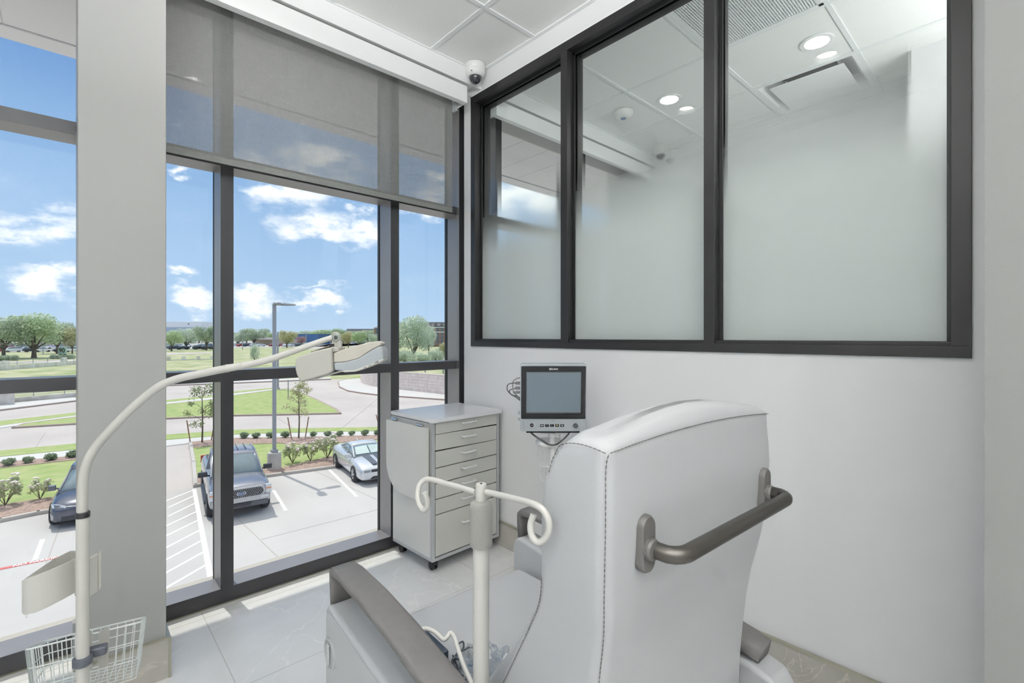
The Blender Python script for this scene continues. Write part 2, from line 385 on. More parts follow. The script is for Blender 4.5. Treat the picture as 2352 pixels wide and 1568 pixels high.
def ceiling(x0, x1, y0, y1, xs, ys, skip=()):
    t = MB()
    gx = [x0] + [x for x in xs if x0+.03 < x < x1-.03] + [x1]; gy = [y0] + sorted(y for y in ys if y0+.03 < y < y1-.03) + [y1]
    for i in range(len(gx)-1):
        for j in range(len(gy)-1):
            if (i, j) in skip: continue
            hit = [p for p in LIGHTS if gx[i] < p[0] < gx[i+1] and gy[j] < p[1] < gy[j+1]]
            if hit: tile_with_hole(t, (gx[i]+.012, gy[j]+.012), (gx[i+1]-.012, gy[j+1]-.012), *hit[0])
            else: t.box((gx[i]+.012, gy[j]+.012, CEIL+.004), (gx[i+1]-.012, gy[j+1]-.012, CEIL+.02))
    t.box((x0-.05, y0-.05, CEIL+.16), (x1+.05, y1+.05, CEIL+.26))
    o = struct(t.build('ceiling', M_TILE))
    g = MB()
    for x in gx[1:-1]: g.box((x-.012, y0, CEIL-.002), (x+.012, y1, CEIL+.012))
    for y in gy[1:-1]: g.box((x0, y-.012, CEIL-.0016), (x1, y+.012, CEIL+.0124))
    g.box((x0, y0, CEIL-.004), (x0+.024, y1, CEIL+.012)); g.box((x1-.024, y0, CEIL-.004), (x1, y1, CEIL+.012))
    g.box((x0, y0, CEIL-.0044), (x1, y0+.024, CEIL+.012)); g.box((x0, y1-.024, CEIL-.0044), (x1, y1, CEIL+.012))
    g.build('ceiling_grid', M_GRID, o)
    return gx, gy
XS = [-1.95 + .61*k for k in range(-2, 9)]
ceiling(-2.47, XR, YB, DE, XS, [1.60 - .61*k for k in range(-1, 9)])
XN = [-1.95, -1.338, -.728, -.118, .492, 1.1]; YN = [2.28, 2.888, 3.496, 4.10]
gx, gy = ceiling(-2.47, NX, DE+.12, NY, XN, YN, skip={(2, 1), (2, 3)})

# walls
M_W = M_WALL
w = MB()                                               # end wall with the glazed opening
ZB, ZT, XL, XRf = 1.235, 2.896, -2.558, -.128
w.box((-2.64, DE, 0), (XR, DE+.12, ZB)).box((-2.64, DE, ZT), (XR, DE+.12, CEIL+.16)).box((-2.64, DE, ZB), (XL, DE+.12, ZT)).box((XRf, DE, ZB), (XR, DE+.12, ZT))
w.box((XG, DE+.035, 0), (-2.64, DE+.085, CEIL+.16))
struct(w.build('wall_end', M_W))
w = MB().box((-.0765, 1.5, 0), (XR, DE, CEIL+.1)); struct(w.build('wall_right', mat('stub_wall_paint_shaded', (.235, .235, .23, 1), .6, bump=.12, bscale=260, nscale=3, noise=.02)))  # wall paint darkened, the stub's shade is put into its colour
struct(MB().box((XR, YB, 0), (XR+.12, 1.5, CEIL+.16)).build('wall_far_right', M_W))
struct(MB().box((XG, YB-.12, 0), (XR+.12, YB, CEIL+.16)).build('wall_back', M_W))
struct(MB().box((-2.95, NY, 0), (NX+.1, NY+.12, CEIL+.16)).box((-.505, 3.73, 0), (NX, NY, CEIL+.004)).build('wall_neighbor_back', M_W))
struct(MB().box((NX, DE+.12, 0), (NX+.12, NY, CEIL+.16)).build('wall_neighbor_right', M_W))
# pillar between the windows
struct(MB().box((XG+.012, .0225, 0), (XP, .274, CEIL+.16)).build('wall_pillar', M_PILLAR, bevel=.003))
struct(MB().box((XP, .0225, 0), (XP+.012, .286, .148)).box((XW+.02, .274, 0), (XP+.0, .286, .148)).box((XW+.02, .0105, 0), (XP+.012, .0225, .148)).build('baseboard_pillar', M_BASE))
struct(MB().box((XP, .0105, .148), (XP+.013, .287, .154)).box((XP+.011, .279, 0), (XP+.0145, .2885, .154)).box((XP-.3, .2745, .148), (XP+.0, .287, .154)).build('trim_1', M_STRIP))
# soffit face above the window, shade pocket top, head closure
for k, (y0, y1) in enumerate(((YB, DE), (DE+.12, NY))):
    s = MB().box((-2.47, y0, 2.915), (-2.455, y1, CEIL+.16)).box((XG, y0, 2.965), (-2.47, y1, 2.985))
    struct(s.build('trim_%d' % (2+k), M_TRIMW))
# baseboards on end wall
struct(MB().box((-2.64, DE-.012, 0), (-.0765, DE, .142)).build('baseboard_end', M_BASE))
struct(MB().box((-2.64, DE-.014, .142), (-.0765, DE, .152)).build('trim_4', M_STRIP))
struct(MB().box((-2.64, NY-.012, 0), (NX, NY, .148)).build('baseboard_neighbor', M_BASE))
struct(MB().box((XW, YB, .0), (XW+.012, .0, .004)).box((XW, .29, 0), (XW+.012, DE, .004)).build('trim_5', M_STRIP))

# =================================================================== WINDOW WALL
MW = .0555
def window(name, y0, y1, muls, hz=(1.08, 2.13), jam0=True, jam1=True):
    root = struct(empty(name, (XW, (y0+y1)/2, 0)))
    def bar(nm, a, b, cap=True):
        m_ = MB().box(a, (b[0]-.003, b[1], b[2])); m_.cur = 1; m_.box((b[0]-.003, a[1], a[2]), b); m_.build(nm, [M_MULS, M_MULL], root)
    bar('sill', (XG, y0, 0), (XW, y1, .073)); bar('head', (XG, y0, 2.9), (XW, y1, 2.965))
    ys = []
    if jam0: ys.append(y0)
    ys += muls
    if jam1: ys.append(y1-MW)
    for y in ys: bar('mullion', (XG, y, .073), (XW, y+MW, 2.9))
    ed = ([y0] if not jam0 else []) + sorted(sum([[y, y+MW] for y in ys], [])) + ([y1] if not jam1 else [])
    ed = ed[1:-1] if (jam0 and jam1) else (ed[1:] if jam0 else (ed[:-1] if jam1 else ed))
    zs = [(.073, hz[0]), (hz[0]+.054, hz[1]), (hz[1]+.052, 2.9)]
    for i in range(0, len(ed)-1, 2):
        a, c = ed[i], ed[i+1]
        for z in hz: bar('transom', (XG, a, z), (XW-.0005, c, z+.053))
        for (z0, z1) in zs:
            MB().box((XG-.006, a-.004, z0-.004), (XG+.002, c+.004, z1+.004)).build('pane', M_GLASS, root)
    for y in ys: MB().box((XG-.035, y, 0), (XG-.008, y+MW, 2.965)).build('cap', M_GASKET, root)
    return root
window('window_1', YB, .0225, [-3.1, -2.19, -1.278, -.37], jam0=False, jam1=False)
window('window_2', .274, 2.027, [.542, 1.454], jam0=False)
window('window_3', DE+.09, NY, [2.303, 3.285], jam0=True, jam1=False)

# =================================================================== OFFICE GLAZED SCREEN (interior window)
gw = struct(empty('window_4', ((XL+XRf)/2, DE, ZB)))
def gb(nm, a, b, m=M_BLACK, bv=.001): return MB().box(a, b).build(nm, m, gw, bevel=bv)
Y0, Y1, YGl = DE-.008, DE+.128, DE+.055
gb('frame_rail', (XL, Y0, ZT-.05), (XRf, Y1, ZT)); gb('frame_rail', (XL, Y0, ZB), (XRf, Y1, ZB+.036))
gb('frame_stile', (XL, Y0+.0005, ZB+.036), (XL+.046, Y1, ZT-.05)); gb('frame_stile', (XRf-.046, Y0+.0005, ZB+.036), (XRf, Y1, ZT-.05))
gb('frame_mullion', (-1.757, Y0+.0005, ZB+.036), (-1.711, Y1, ZT-.05)); gb('frame_mullion', (-.951, Y0+.0005, ZB+.036), (-.905, Y1, ZT-.05))
bays = ((XL+.046, -1.757), (-1.711, -.951), (-.905, XRf-.046))
for a, c in bays:
    z0, z1 = ZB+.036, ZT-.05
    g = MB()
    for (ya, yb) in ((YGl-.016, YGl-.009), (YGl+.009, YGl+.016)):
        g.box((a, ya, z0), (a+.014, yb, z1)).box((c-.014, ya, z0), (c, yb, z1)).box((a, ya, z0), (c, yb, z0+.014)).box((a, ya, z1-.014), (c, yb, z1))
    g.build('gasket', M_GASKET, gw)
    g = MB()
    g.box((a, Y0+.012, z0), (c, YGl-.016, z0+.012))
    g.build('glazing_bead', M_BLACK, gw, bevel=.001)
    g = MB(); g.cur = 0
    g.add([(a, YGl-.004, z0), (c, YGl-.004, z0), (c, YGl-.004, z1), (a, YGl-.004, z1)], [(0, 1, 2, 3)]); g.cur = 1
    g.add([(a, YGl+.004, z0), (c, YGl+.004, z0), (c, YGl+.004, z1), (a, YGl+.004, z1)], [(1, 0, 3, 2)])
    g.add([(a, YGl-.004, z0), (c, YGl-.004, z0), (c, YGl+.004, z0), (a, YGl+.004, z0)], [(0, 3, 2, 1)])
    g.add([(a, YGl-.004, z1), (c, YGl-.004, z1), (c, YGl+.004, z1), (a, YGl+.004, z1)], [(0, 1, 2, 3)])
    g.build('pane', [M_FROST, M_CLEAR], gw)
# painted reveal bead around the screen
struct(MB().box((XL-.012, DE-.004, ZB-.012), (XL-.002, DE+.001, ZT+.012)).box((XL-.012, DE-.004, ZT+.002), (XRf, DE+.001, ZT+.012)).build('trim_6', M_TRIMW))

# =================================================================== ROLLER SHADES
def shade(y0, y1, zb, name, label, fab1, chain=True):
    r = empty(name, (-2.45, (y0+y1)/2, 2.79), 0, label, 'window shade')
    MB().box((-2.462, y0, 2.787), (-2.45, y1, 2.893)).box((-2.62, y0, 2.787), (-2.462, y0+.003, 2.96)).box((-2.62, y1-.003, 2.787), (-2.45, y1, 2.893)).box((-2.49, y0, 2.787), (-2.462, y1, 2.791)).build('fascia', M_TRIMW, r, bevel=.0012)
    MB().cyl((-2.545, y0+.02, 2.86), (-2.545, y1-.02, 2.86), .032, n=24).build('roller_tube', M_SHADE2, r, smooth=True)
    if zb:
        MB().box((-2.578, y0+.012, zb+.02), (-2.5772, fab1, 2.86)).build('fabric', M_SHADE, r)
        MB().box((-2.5795, y0+.012, zb), (-2.5755, fab1, zb+.03)).build('hem_bar', M_SHADE2, r, bevel=.001)
    if chain:
        c = MB()
        for yy in (y1+.012, y1+.024):
            k = 0; z = 2.80
            while z > .885: c.obox((-2.575, yy, z), (.0017, 0, 0), (0, .0017, 0), (0, 0, .0017)); z -= .0062
        c.tube([(-2.575, y1+.012, .885), (-2.575, y1+.018, .877), (-2.575, y1+.024, .885)], .0015, 6)
        c.build('bead_chain', mat('steel_chain', C(150, 150, 145), .35, .7), r)
        MB().box((-2.59, y1-.02, 2.77), (-2.55, y1-.004, 2.83)).build('end_bracket', mat('bright_plastic', C(205, 208, 210), .2, .3), r, bevel=.002)
M_SHADE2 = mat('shade_fabric_bar', C(128, 130, 128), .8, nscale=60, noise=.1)
shade(.29, 1.868, 2.108, 'window_shade', 'grey mesh roller shade pulled halfway down behind a white fascia, right of the pillar', 1.842)
shade(DE+.13, NY-.03, None, 'window_shade', 'rolled-up shade with white fascia in the room behind the glass screen', 0, False)

# =================================================================== CEILING FIXTURES
M_LAMP = bpy.data.materials.new('downlight_lens'); M_LAMP.use_nodes = True
_t = M_LAMP.node_tree; _t.nodes.clear(); _e = _t.nodes.new('ShaderNodeEmission'); _e.inputs[0].default_value = (1, .965, .93, 1); _e.inputs[1].default_value = DOWNLIGHT_STRENGTH
_o = _t.nodes.new('ShaderNodeOutputMaterial'); _t.links.new(_e.outputs[0], _o.inputs[0])
def downlight(x, y, label, group=None, rl=.056):
    r = empty('downlight', (x, y, CEIL), 0, label, 'ceiling light', group)
    n = 36; R_ = [(.086, .003), (.086, -.003), (.076, -.005), (.063, -.003), (.060, .012), (.058, .034)]
    MB().loft([[(x+q*math.cos(2*PI*k/n), y+q*math.sin(2*PI*k/n), CEIL+h) for k in range(n)] for q, h in R_], cap=False).build('trim_ring', M_TRIMW, r, smooth=True)
    MB().lathe((x, y, CEIL), [(rl, .034), (rl, .030)], 32).build('lens', M_LAMP, r)
    MB().lathe((x, y, CEIL), [(.068, .036), (.068, .14), (.05, .15)], 24).build('housing', M_GRID, r)
downlight(-.865, 3.219, 'lit round recessed downlight nearest the square air diffuser beyond the glass')
downlight(-1.802, 3.211, 'lit round recessed downlight beside the smoke detector beyond the glass')
for (x, y) in LIGHTS[3:]:  # first two show in the glass; the others are unseen, put in for brightness
    downlight(x, y, 'lit round recessed downlight in this room, some reflected in the glass, others unseen', 'ceiling lights of this room')
downlight(.187, 3.19, 'lit round recessed downlight hidden behind the wall at the right of the glass')

M_UP = bpy.data.materials.new('added_uplight_lens'); M_UP.use_nodes = True
_t = M_UP.node_tree; _t.nodes.clear(); _e = _t.nodes.new('ShaderNodeEmission'); _e.inputs[0].default_value = (1, 1, 1, 1); _e.inputs[1].default_value = UPLIGHT
_o = _t.nodes.new('ShaderNodeOutputMaterial'); _t.links.new(_e.outputs[0], _o.inputs[0])
def fill_uplight(x, y, L, label, z=2.0, w=.05):  # added lamp, not part of the room, brightens the ceiling from out of view
    r = empty('added_linear_uplight', (x, y, CEIL), 0, label, 'added light')
    MB().box((x-.06, y-L/2, z), (x+.06, y+L/2, z+.06)).box((x-.06, y-L/2, z+.06), (x-.054, y+L/2, z+.067)).box((x+.054, y-L/2, z+.06), (x+.06, y+L/2, z+.067)).box((x-.054, y-L/2, z+.06), (x+.054, y-L/2+.006, z+.067)).box((x-.054, y+L/2-.006, z+.06), (x+.054, y+L/2, z+.067)).build('housing', M_TRIMW, r)
    MB().box((x-w, y-L/2+.02, z+.0605), (x+w, y+L/2-.02, z+.064)).build('lens', M_UP, r)
    for k in (-1, 1): MB().cyl((x, y+k*L*.4, z+.06), (x, y+k*L*.4, CEIL), .0025, n=6).build('cable', M_GRID, r)
fill_uplight(.5, -1.3, 2.4, 'added unseen linear uplight hanging behind the camera on the window side')
fill_uplight(1.3, -1.3, 2.4, 'added unseen linear uplight hanging behind the camera, middle of the row')
fill_uplight(2.2, -1.3, 2.4, 'added unseen linear uplight hanging behind the camera near the right wall')
fill_uplight(.55, 3.1, 1.2, 'added unseen linear uplight in the room beyond the glass, out of sight on the right', 2.15, .016)

M_PLAS = mat('white_plastic', C(226, 227, 224), .35, noise=.02)
M_PLASG = mat('warm_grey_plastic', C(190, 188, 181), .42, noise=.03)
def dome_camera(x, y, label):
    r = empty('security_camera', (x, y, CEIL), 0, label, 'camera')
    MB().lathe((x, y, CEIL), [(.062, 0), (.063, -.004), (.061, -.05), (.058, -.058), (.056, -.062), (.05, -.074), (.042, -.078)], 40).build('housing', M_PLAS, r, smooth=True)
    MB().lathe((x, y, CEIL-.076), [(.041, 0)] + [(.041*math.cos(R(a)), -.041*math.sin(R(a))) for a in range(10, 90, 10)] + [(.0005, -.041)], 32).build('dome', mat('smoked_dome', C(38, 40, 46), .05, coat=1), r, smooth=True)
    MB().lathe((x+.03, y-.052, CEIL-.066), [(.003, 0), (.003, .004)], 10, ax=(.5, -.85, 0)).build('screw', M_GASKET, r)
    MB(frame((x+.046, y-.0425, CEIL-.03), (.68, .73, 0), (0, 0, 1))).box((-.014, -.012, -.002), (.014, .012, .0015)).build('label_plate', mat('paper_label', C(236, 236, 236), .6), r)
dome_camera(-2.405, 1.897, 'white dome security camera on the ceiling in the corner above the window shade')
dome_camera(-2.30, NY-.11, 'faint white dome security camera in the far ceiling corner beyond the glass')
x, y = -2.14, 3.13
r = empty('smoke_detector', (x, y, CEIL), 0, 'round white smoke detector on the ceiling beyond the middle pane', 'smoke detector')
MB().lathe((x, y, CEIL), [(.075, 0), (.075, -.012), (.07, -.02), (.06, -.036), (.04, -.046), (.03, -.048)], 40).build('housing', M_PLAS, r, smooth=True)
MB().lathe((x, y, CEIL-.048), [(.022, 0), (.018, -.005)], 8).build('sensor_grille', mat('blue_grey_sensor', C(110, 130, 160), .5), r)
# return grille
x0, x1, y0, y1 = gx[2]+.012, gx[3]-.012, gy[1]+.012, gy[2]-.012
r = empty('return_grille', ((x0+x1)/2, (y0+y1)/2, CEIL), 0, 'perforated square return air grille in the ceiling at the top of the glass', 'air vent')
g = MB(); n = 46; dx = (x1-x0)/n
for k in range(n+1): g.box((x0+k*dx-.0028, y0, CEIL-.001), (x0+k*dx+.0028, y1, CEIL+.003)); g.box((x0, y0+k*dx-.0022, CEIL+.001), (x1, y0+k*dx+.0022, CEIL+.005))
g.build('perforated_face', M_GRID, r)
MB().box((x0-.008, y0-.008, CEIL+.06), (x1+.008, y1+.008, CEIL+.075)).build('dark_plenum', mat('plenum_dark', C(70, 72, 72), .8), r)
MB().box((x0, y0, CEIL-.003), (x0+.022, y1, CEIL+.006)).box((x1-.022, y0, CEIL-.003), (x1, y1, CEIL+.006)).box((x0, y0, CEIL-.003), (x1, y0+.022, CEIL+.006)).box((x0, y1-.022, CEIL-.003), (x1, y1, CEIL+.006)).build('frame', M_GRID, r)
# supply diffuser
x0, x1, y0, y1 = gx[2]+.012, gx[3]-.012, gy[3]+.012, min(gy[4], 4.10)-.012
cx, cyy = (x0+x1)/2, (y0+y1)/2
r = empty('supply_diffuser', (cx, cyy, CEIL), 0, 'square plaque air diffuser in the ceiling beyond the right pane', 'air vent')
def ring(h, z): return [(cx-h, cyy-h, z), (cx+h, cyy-h, z), (cx+h, cyy+h, z), (cx-h, cyy+h, z)]
hh = (x1-x0)/2
g = MB().loft([ring(hh, CEIL+.006), ring(hh, CEIL-.002), ring(hh-.02, CEIL-.002), ring(hh-.06, CEIL+.045), ring(hh-.13, CEIL+.06)], cap=False); g.build('cone', M_TRIMW, r)
MB().lathe((cx, cyy, CEIL+.058), [(.16, 0), (.15, .06)], 30).build('duct_collar', mat('plenum_dark', C(70, 72, 72), .8), r)
MB().box((cx-hh+.075, cyy-hh+.075, CEIL-.008), (cx+hh-.075, cyy+hh-.075, CEIL+.0)).build('plaque', M_TRIMW, r, bevel=.003)
MB().cyl((cx-.12, cyy-.12, CEIL), (cx-.14, cyy-.14, CEIL+.05), .004).build('hanger', M_GRID, r)
MB().cyl((cx+.12, cyy+.12, CEIL), (cx+.14, cyy+.14, CEIL+.05), .004).build('hanger', M_GRID, r)

# =================================================================== OUTSIDE
ZG, ZF = -5.2, -3.9       # ground of the car park, ground of the far side
def G(x, y, z=None): return at_z(x, y, ZG if z is None else z)
M_CONC = mat('concrete_paving', C(198, 195, 193), .8, nscale=.35, noise=.09, bump=.2, bscale=40, n_detail=8)
M_ROAD = mat('road_concrete', C(198, 190, 186), .85, nscale=.22, noise=.13, n_detail=9)
M_WALK = mat('sidewalk_concrete', C(206, 204, 202), .8, nscale=.5, noise=.05)
M_GRASS = mat('lawn_grass', C(146, 168, 100), .95, nscale=1.6, noise=0, col2=C(172, 178, 122), bump=1.0, bscale=14, n_detail=10)
M_GRASS2 = mat('rough_grass', C(146, 160, 108), .95, nscale=.3, col2=C(192, 188, 156), bump=1.0, bscale=3, n_detail=12)
M_MULCH = mat('mulch', C(186, 162, 150), .95, nscale=9, col2=C(146, 124, 114), bump=1, bscale=30, n_detail=8)
M_CURB = mat('curb_concrete', C(196, 190, 184), .8, nscale=2, noise=.08)
M_PAINT = mat('road_paint_white', C(245, 245, 244), .7, nscale=3, noise=.03)
M_RED = mat('road_paint_red', C(214, 110, 108), .7, nscale=3, noise=.12)
M_JOINT = mat('paving_joint', C(186, 180, 176), .9)

# terrain: one sheet from the building to the horizon, rising gently past the ditch
def ground_z(d):
    return ZG if d < 82 else (ZF if d > 100 else ZG + (ZF-ZG)*(d-82)/18)
g = MB(); rings = []; radii = [6, 30, 60, 70, 82, 86, 92, 100, 130, 180, 260, 400, 700, 1500]
for rd in radii:
    rings.append([(XG-.1 - rd*math.cos(a), rd*math.sin(a)+1, ground_z(rd)) for a in [R(-88 + 176*k/44) for k in range(45)]])
g.loft([[(XG-.1, (k-22)*.6, ZG) for k in range(45)]] + rings, cap=False, closed=False)
struct(g.build('ground', M_GRASS2))
def poly(name, pts, m, h=.02, z=None, base=.03, k='structure', kw=None):
    zz = ZG if z is None else z
    P = [(p[0], p[1], zz-base) for p in pts]
    o = MB().prism(P, (0, 0, h+base)).build(name, m)
    o['kind'] = k
    return o
def px(lst, z=None): return [G(x, y, z) for x, y in lst]
# car park slab
poly('parking_lot', [(-2.9, -45), (-2.9, 60), (-24.5, 57), (-24.5, -45)], M_CONC, .02)
poly('street', [(-24.5, -60), (-24.5, 60), (-34, 62)] + px([(1060, 862), (872, 866), (760, 872), (536, 880), (380, 886), (178, 921), (0, 943), (-300, 984)]), M_ROAD, .012)
poly('far_sidewalk', px([(-300, 984), (0, 943), (178, 921), (380, 886), (536, 880), (760, 871), (760, 868), (536, 875), (380, 880), (178, 914), (0, 930), (-300, 966)]), M_WALK, .13)
def curb(pts, w=.16, h=.15, m=None, name='curb', closed=False):
    P = [Vector(p) for p in pts]; b = MB(); n = len(P)
    for i in range(n if closed else n-1):
        a, c = P[i], P[(i+1) % n]; d = (c-a).normalized(); s = Vector((-d.y, d.x, 0))*w/2
        b.obox((a+c)/2 + Vector((0, 0, h/2)), (c-a)/2 + d*w*.4, s, (0, 0, h/2))
    o = b.build(name, m or M_CURB, bevel=.03); o['kind'] = 'structure'; return o
# planting beds with lawn and mulch next to the car park
bed2 = px([(448, 1119), (437, 1018), (536, 1009), (640, 1008), (872, 1003), (1100, 998), (1250, 1010), (1100, 1046), (873, 1060), (650, 1091)])
poly('lawn_bed', bed2, M_GRASS, .10)
poly('mulch_strip', px([(437, 1019), (536, 1009.5), (640, 1008.4), (872, 1003), (1100, 998), (1100, 1007), (872, 1013), (760, 1022), (690, 1024), (640, 1022), (536, 1025), (438, 1032)]), M_MULCH, .125)
poly('mulch_strip', px([(455, 1118), (452, 1100), (470, 1090), (560, 1085), (650, 1078), (760, 1052), (873, 1044), (1100, 1020), (1100, 1045), (873, 1059), (650, 1090)]), M_MULCH, .12)
curb(px([(437, 1018), (445, 1065), (449, 1119), (650, 1091), (873, 1061), (1100, 1046)]), .18)
bed1 = px([(-600, 1290), (-600, 1150), (0, 1066), (178, 1051), (250, 1044), (290, 1146), (178, 1166), (88, 1181), (0, 1199)])
poly('lawn_bed', bed1, M_GRASS, .10)
poly('mulch_strip', px([(-600, 1150), (0, 1066), (178, 1051), (250, 1044), (252, 1054), (178, 1060), (90, 1070), (0, 1080), (-600, 1172)]), M_MULCH, .125)
poly('mulch_strip', px([(-600, 1290), (-600, 1260), (0, 1166), (90, 1152), (178, 1140), (290, 1122), (290, 1145), (178, 1165), (88, 1180), (0, 1198)]), M_MULCH, .12)
curb(px([(-600, 1292), (0, 1200), (88, 1182), (178, 1167), (292, 1147), (250, 1045)]), .18)
poly('sidewalk', px([(-600, 1150), (0, 1066), (178, 1051), (437, 1019), (536, 1009.6), (640, 1008.4), (872, 1003), (1100, 998), (1100, 986), (872, 991), (640, 995.8), (536, 999.5), (380, 1012), (178, 1034), (0, 1051), (-600, 1130)]), M_WALK, .05)
poly('grass_verge', px([(-600, 1130), (0, 1051), (178, 1034), (380, 1012), (536, 999.5), (640, 995.8), (872, 991), (1100, 986), (1100, 977), (872, 982.4), (640, 986), (536, 989), (380, 1000), (178, 1020), (0, 1037), (-600, 1112)]), M_GRASS, .07)
isl = px([(32, 984), (178, 975), (380, 963), (536, 956), (781, 951), (772, 942), (724, 918), (690, 903), (661, 894.5), (620, 899), (536, 910), (487, 920), (380, 931), (178, 960), (57, 976)])
poly('lawn_island', isl, M_GRASS, .12)
curb(isl, .22, .14, mat('pink_curb', C(178, 160, 150), .85, nscale=3, noise=.1), closed=True)
poly('grass_verge', px([(-600, 1060), (0, 979), (178, 954), (380, 925), (487, 913), (536, 904), (629, 893.5), (629, 891), (536, 900), (487, 909), (380, 920), (178, 948), (0, 968), (-600, 1046)]), M_GRASS, .06)
poly('island_walk', px([(-600, 1064), (0, 984), (57, 976), (178, 960), (380, 931), (487, 920), (536, 910), (620, 899), (655, 894), (629, 893.5), (536, 904), (487, 913), (380, 925), (178, 954), (0, 979), (-600, 1060)]), M_WALK, .05)
poly('corner_sidewalk', px([(777, 878), (780, 890), (800, 899), (830, 904), (872, 909), (916, 912), (1056, 922), (1300, 945), (1300, 930), (1056, 911), (916, 895), (870, 889), (845, 884), (830, 878), (826, 868), (800, 870)]), M_WALK, .14)
curb(px([(800, 871), (777, 878), (780, 890), (800, 899), (830, 904), (872, 909), (916, 912), (1056, 922), (1300, 945)]), .15, .16, MATS['pink_curb'])
poly('grass_sliver', px([(795, 873), (830, 869), (830, 866), (815, 867)]), M_GRASS, .17)
# painted markings
def strip(name, a, c, w, m, z=.0245):
    a, c = Vector(a), Vector(c); d = (c-a).normalized(); s = Vector((-d.y, d.x, 0))*w/2
    o = MB().obox((a+c)/2 + Vector((0, 0, z)), (c-a)/2, s, (0, 0, .004)).build(name, m); o['kind'] = 'structure'; return o
strip('parking_line', G(628, 1127), G(657, 1174), .12, M_PAINT); strip('parking_line', G(756, 1079), G(820, 1142), .12, M_PAINT)
strip('parking_line', G(98, 1240), G(80, 1288), .12, M_PAINT)
strip('parking_line', G(446, 1124), G(484, 1330), .14, M_PAINT)
hatch = [((446, 1126), (380, 1152)), ((449, 1138), (380, 1170)), ((452, 1155), (380, 1190)), ((456, 1174), (380, 1210)), ((459, 1194), (380, 1233)), ((463, 1217), (380, 1260)), ((467, 1241), (380, 1288)), ((472, 1267), (380, 1318)), ((477, 1297), (380, 1353))]
for a, c in hatch:
    A, Cc = G(*a), G(*c); strip('hatch_line', A, A + (Cc-A).normalized()*1.45, .1, M_PAINT, .0235)
strip('fire_lane_line', G(-300, 1370), G(178, 1272), .15, M_RED, .026)
dv = (G(150, 1278) - G(0, 1308)).normalized()
t = text_mesh('no_parking_lettering', 'NO PARKING', .20, M_PAINT, frame(G(91, 1290) + Vector((0, 0, .034)), dv, (-dv.y, dv.x, 0)), squash=.9, bold=.005); t['kind'] = 'structure'
for a, c in (((536, 1182), (640, 1282)), ((722, 1082), (872, 1151)), ((178, 1100), (60, 1420)), ((600, 1240), (873, 1170)), ((788, 981), (868, 915)), ((82, 1027), (104, 993)), ((640, 962), (700, 1000))):
    strip('paving_joint', G(*a), G(*c), .03, M_JOINT, .0225)
curb(px([(-300, 985), (0, 944), (178, 922), (380, 887), (536, 881), (760, 872)]), .12, .15, MATS['pink_curb'])

# concrete parapet with railing on the street side of the ditch
M_OLD = mat('weathered_concrete', C(232, 224, 216), .9, nscale=1.5, col2=C(200, 192, 184), n_detail=9)
M_GALV = mat('galvanized_rail', C(170, 174, 176), .45, .5)
pr = struct(empty('ditch_parapet', G(60, 925)))
pts = px([(-300, 965), (0, 929), (178, 913), (380, 880)])
for i in range(3):
    a, c = pts[i], pts[i+1]; d = (c-a).normalized(); s = Vector((-d.y, d.x, 0))*.15
    MB().obox((a+c)/2+Vector((0, 0, .25)), (c-a)/2, s, (0, 0, .3)).build('low_wall', M_OLD, pr)
    n = int((c-a).length//2.4)
    for k in range(n+1):
        p = a + d*k*2.4; MB().box((p.x-.04, p.y-.04, ZG+.5), (p.x+.04, p.y+.04, ZG+1.5)).build('rail_post', M_GALV, pr)
    for k in range(5): MB().obox((a+c)/2+Vector((0, 0, .72+.18*k)), (c-a)/2, s*.12, (0, 0, .02)).build('rail', M_GALV, pr)
p = G(8, 931); MB().box((p.x-.5, p.y-.5, ZG), (p.x+.5, p.y+.7, ZG+1.65)).build('end_pier', M_OLD, pr)
# retaining walls of the far bank
def far_wall(name, pts, zt, zb, wmat, pier=None, rail=True):
    r = struct(empty(name, pts[0]))
    for i in range(len(pts)-1):
        a, c = Vector(pts[i]), Vector(pts[i+1]); d = (c-a); L = d.length; d.normalize(); s = Vector((-d.y, d.x, 0))*.15
        mid = (a+c)/2; mid.z = (zt+zb)/2
        MB().obox(mid, (c-a)/2, s, (0, 0, (zt-zb)/2)).build('wall_panel', wmat, r)
        if rail:
            for zz in (zt+.35, zt+.75): mid.z = zz; MB().obox(mid, (c-a)/2, s*.15, (0, 0, .03)).build('rail', M_GALV, r)
            k = 0
            while k < L: p = a + d*k; MB().box((p.x-.04, p.y-.04, zt), (p.x+.04, p.y+.04, zt+.8)).build('rail_post', M_GALV, r); k += 3.2
        if pier:
            k = 1.0
            while k < L: p = a + d*k; MB().obox((p.x, p.y, (zt+zb)/2+.3), d*.35, s*2.2, (0, 0, (zt-zb)/2+.4)).build('pier', wmat, r); k += pier
    return r
M_FARW = mat('streaked_concrete', C(246, 242, 234), .9, nscale=1.2, col2=C(220, 212, 200), stretch=(1, 1, .12), n_detail=8)
far_wall('bank_wall', [G(-300, 890), G(0, 870), G(178, 852)], -3.2, ZG, M_FARW, 12.5)
far_wall('bank_wall', [at_z(300, 838, -4.6), at_z(500, 832, -4.6)], -3.7, -4.8, M_FARW, 2.7, False)
far_wall('bank_wall', [at_z(540, 822, ZF), at_z(640, 816, ZF)], ZF+.02, ZF-.2, M_FARW, None, False)

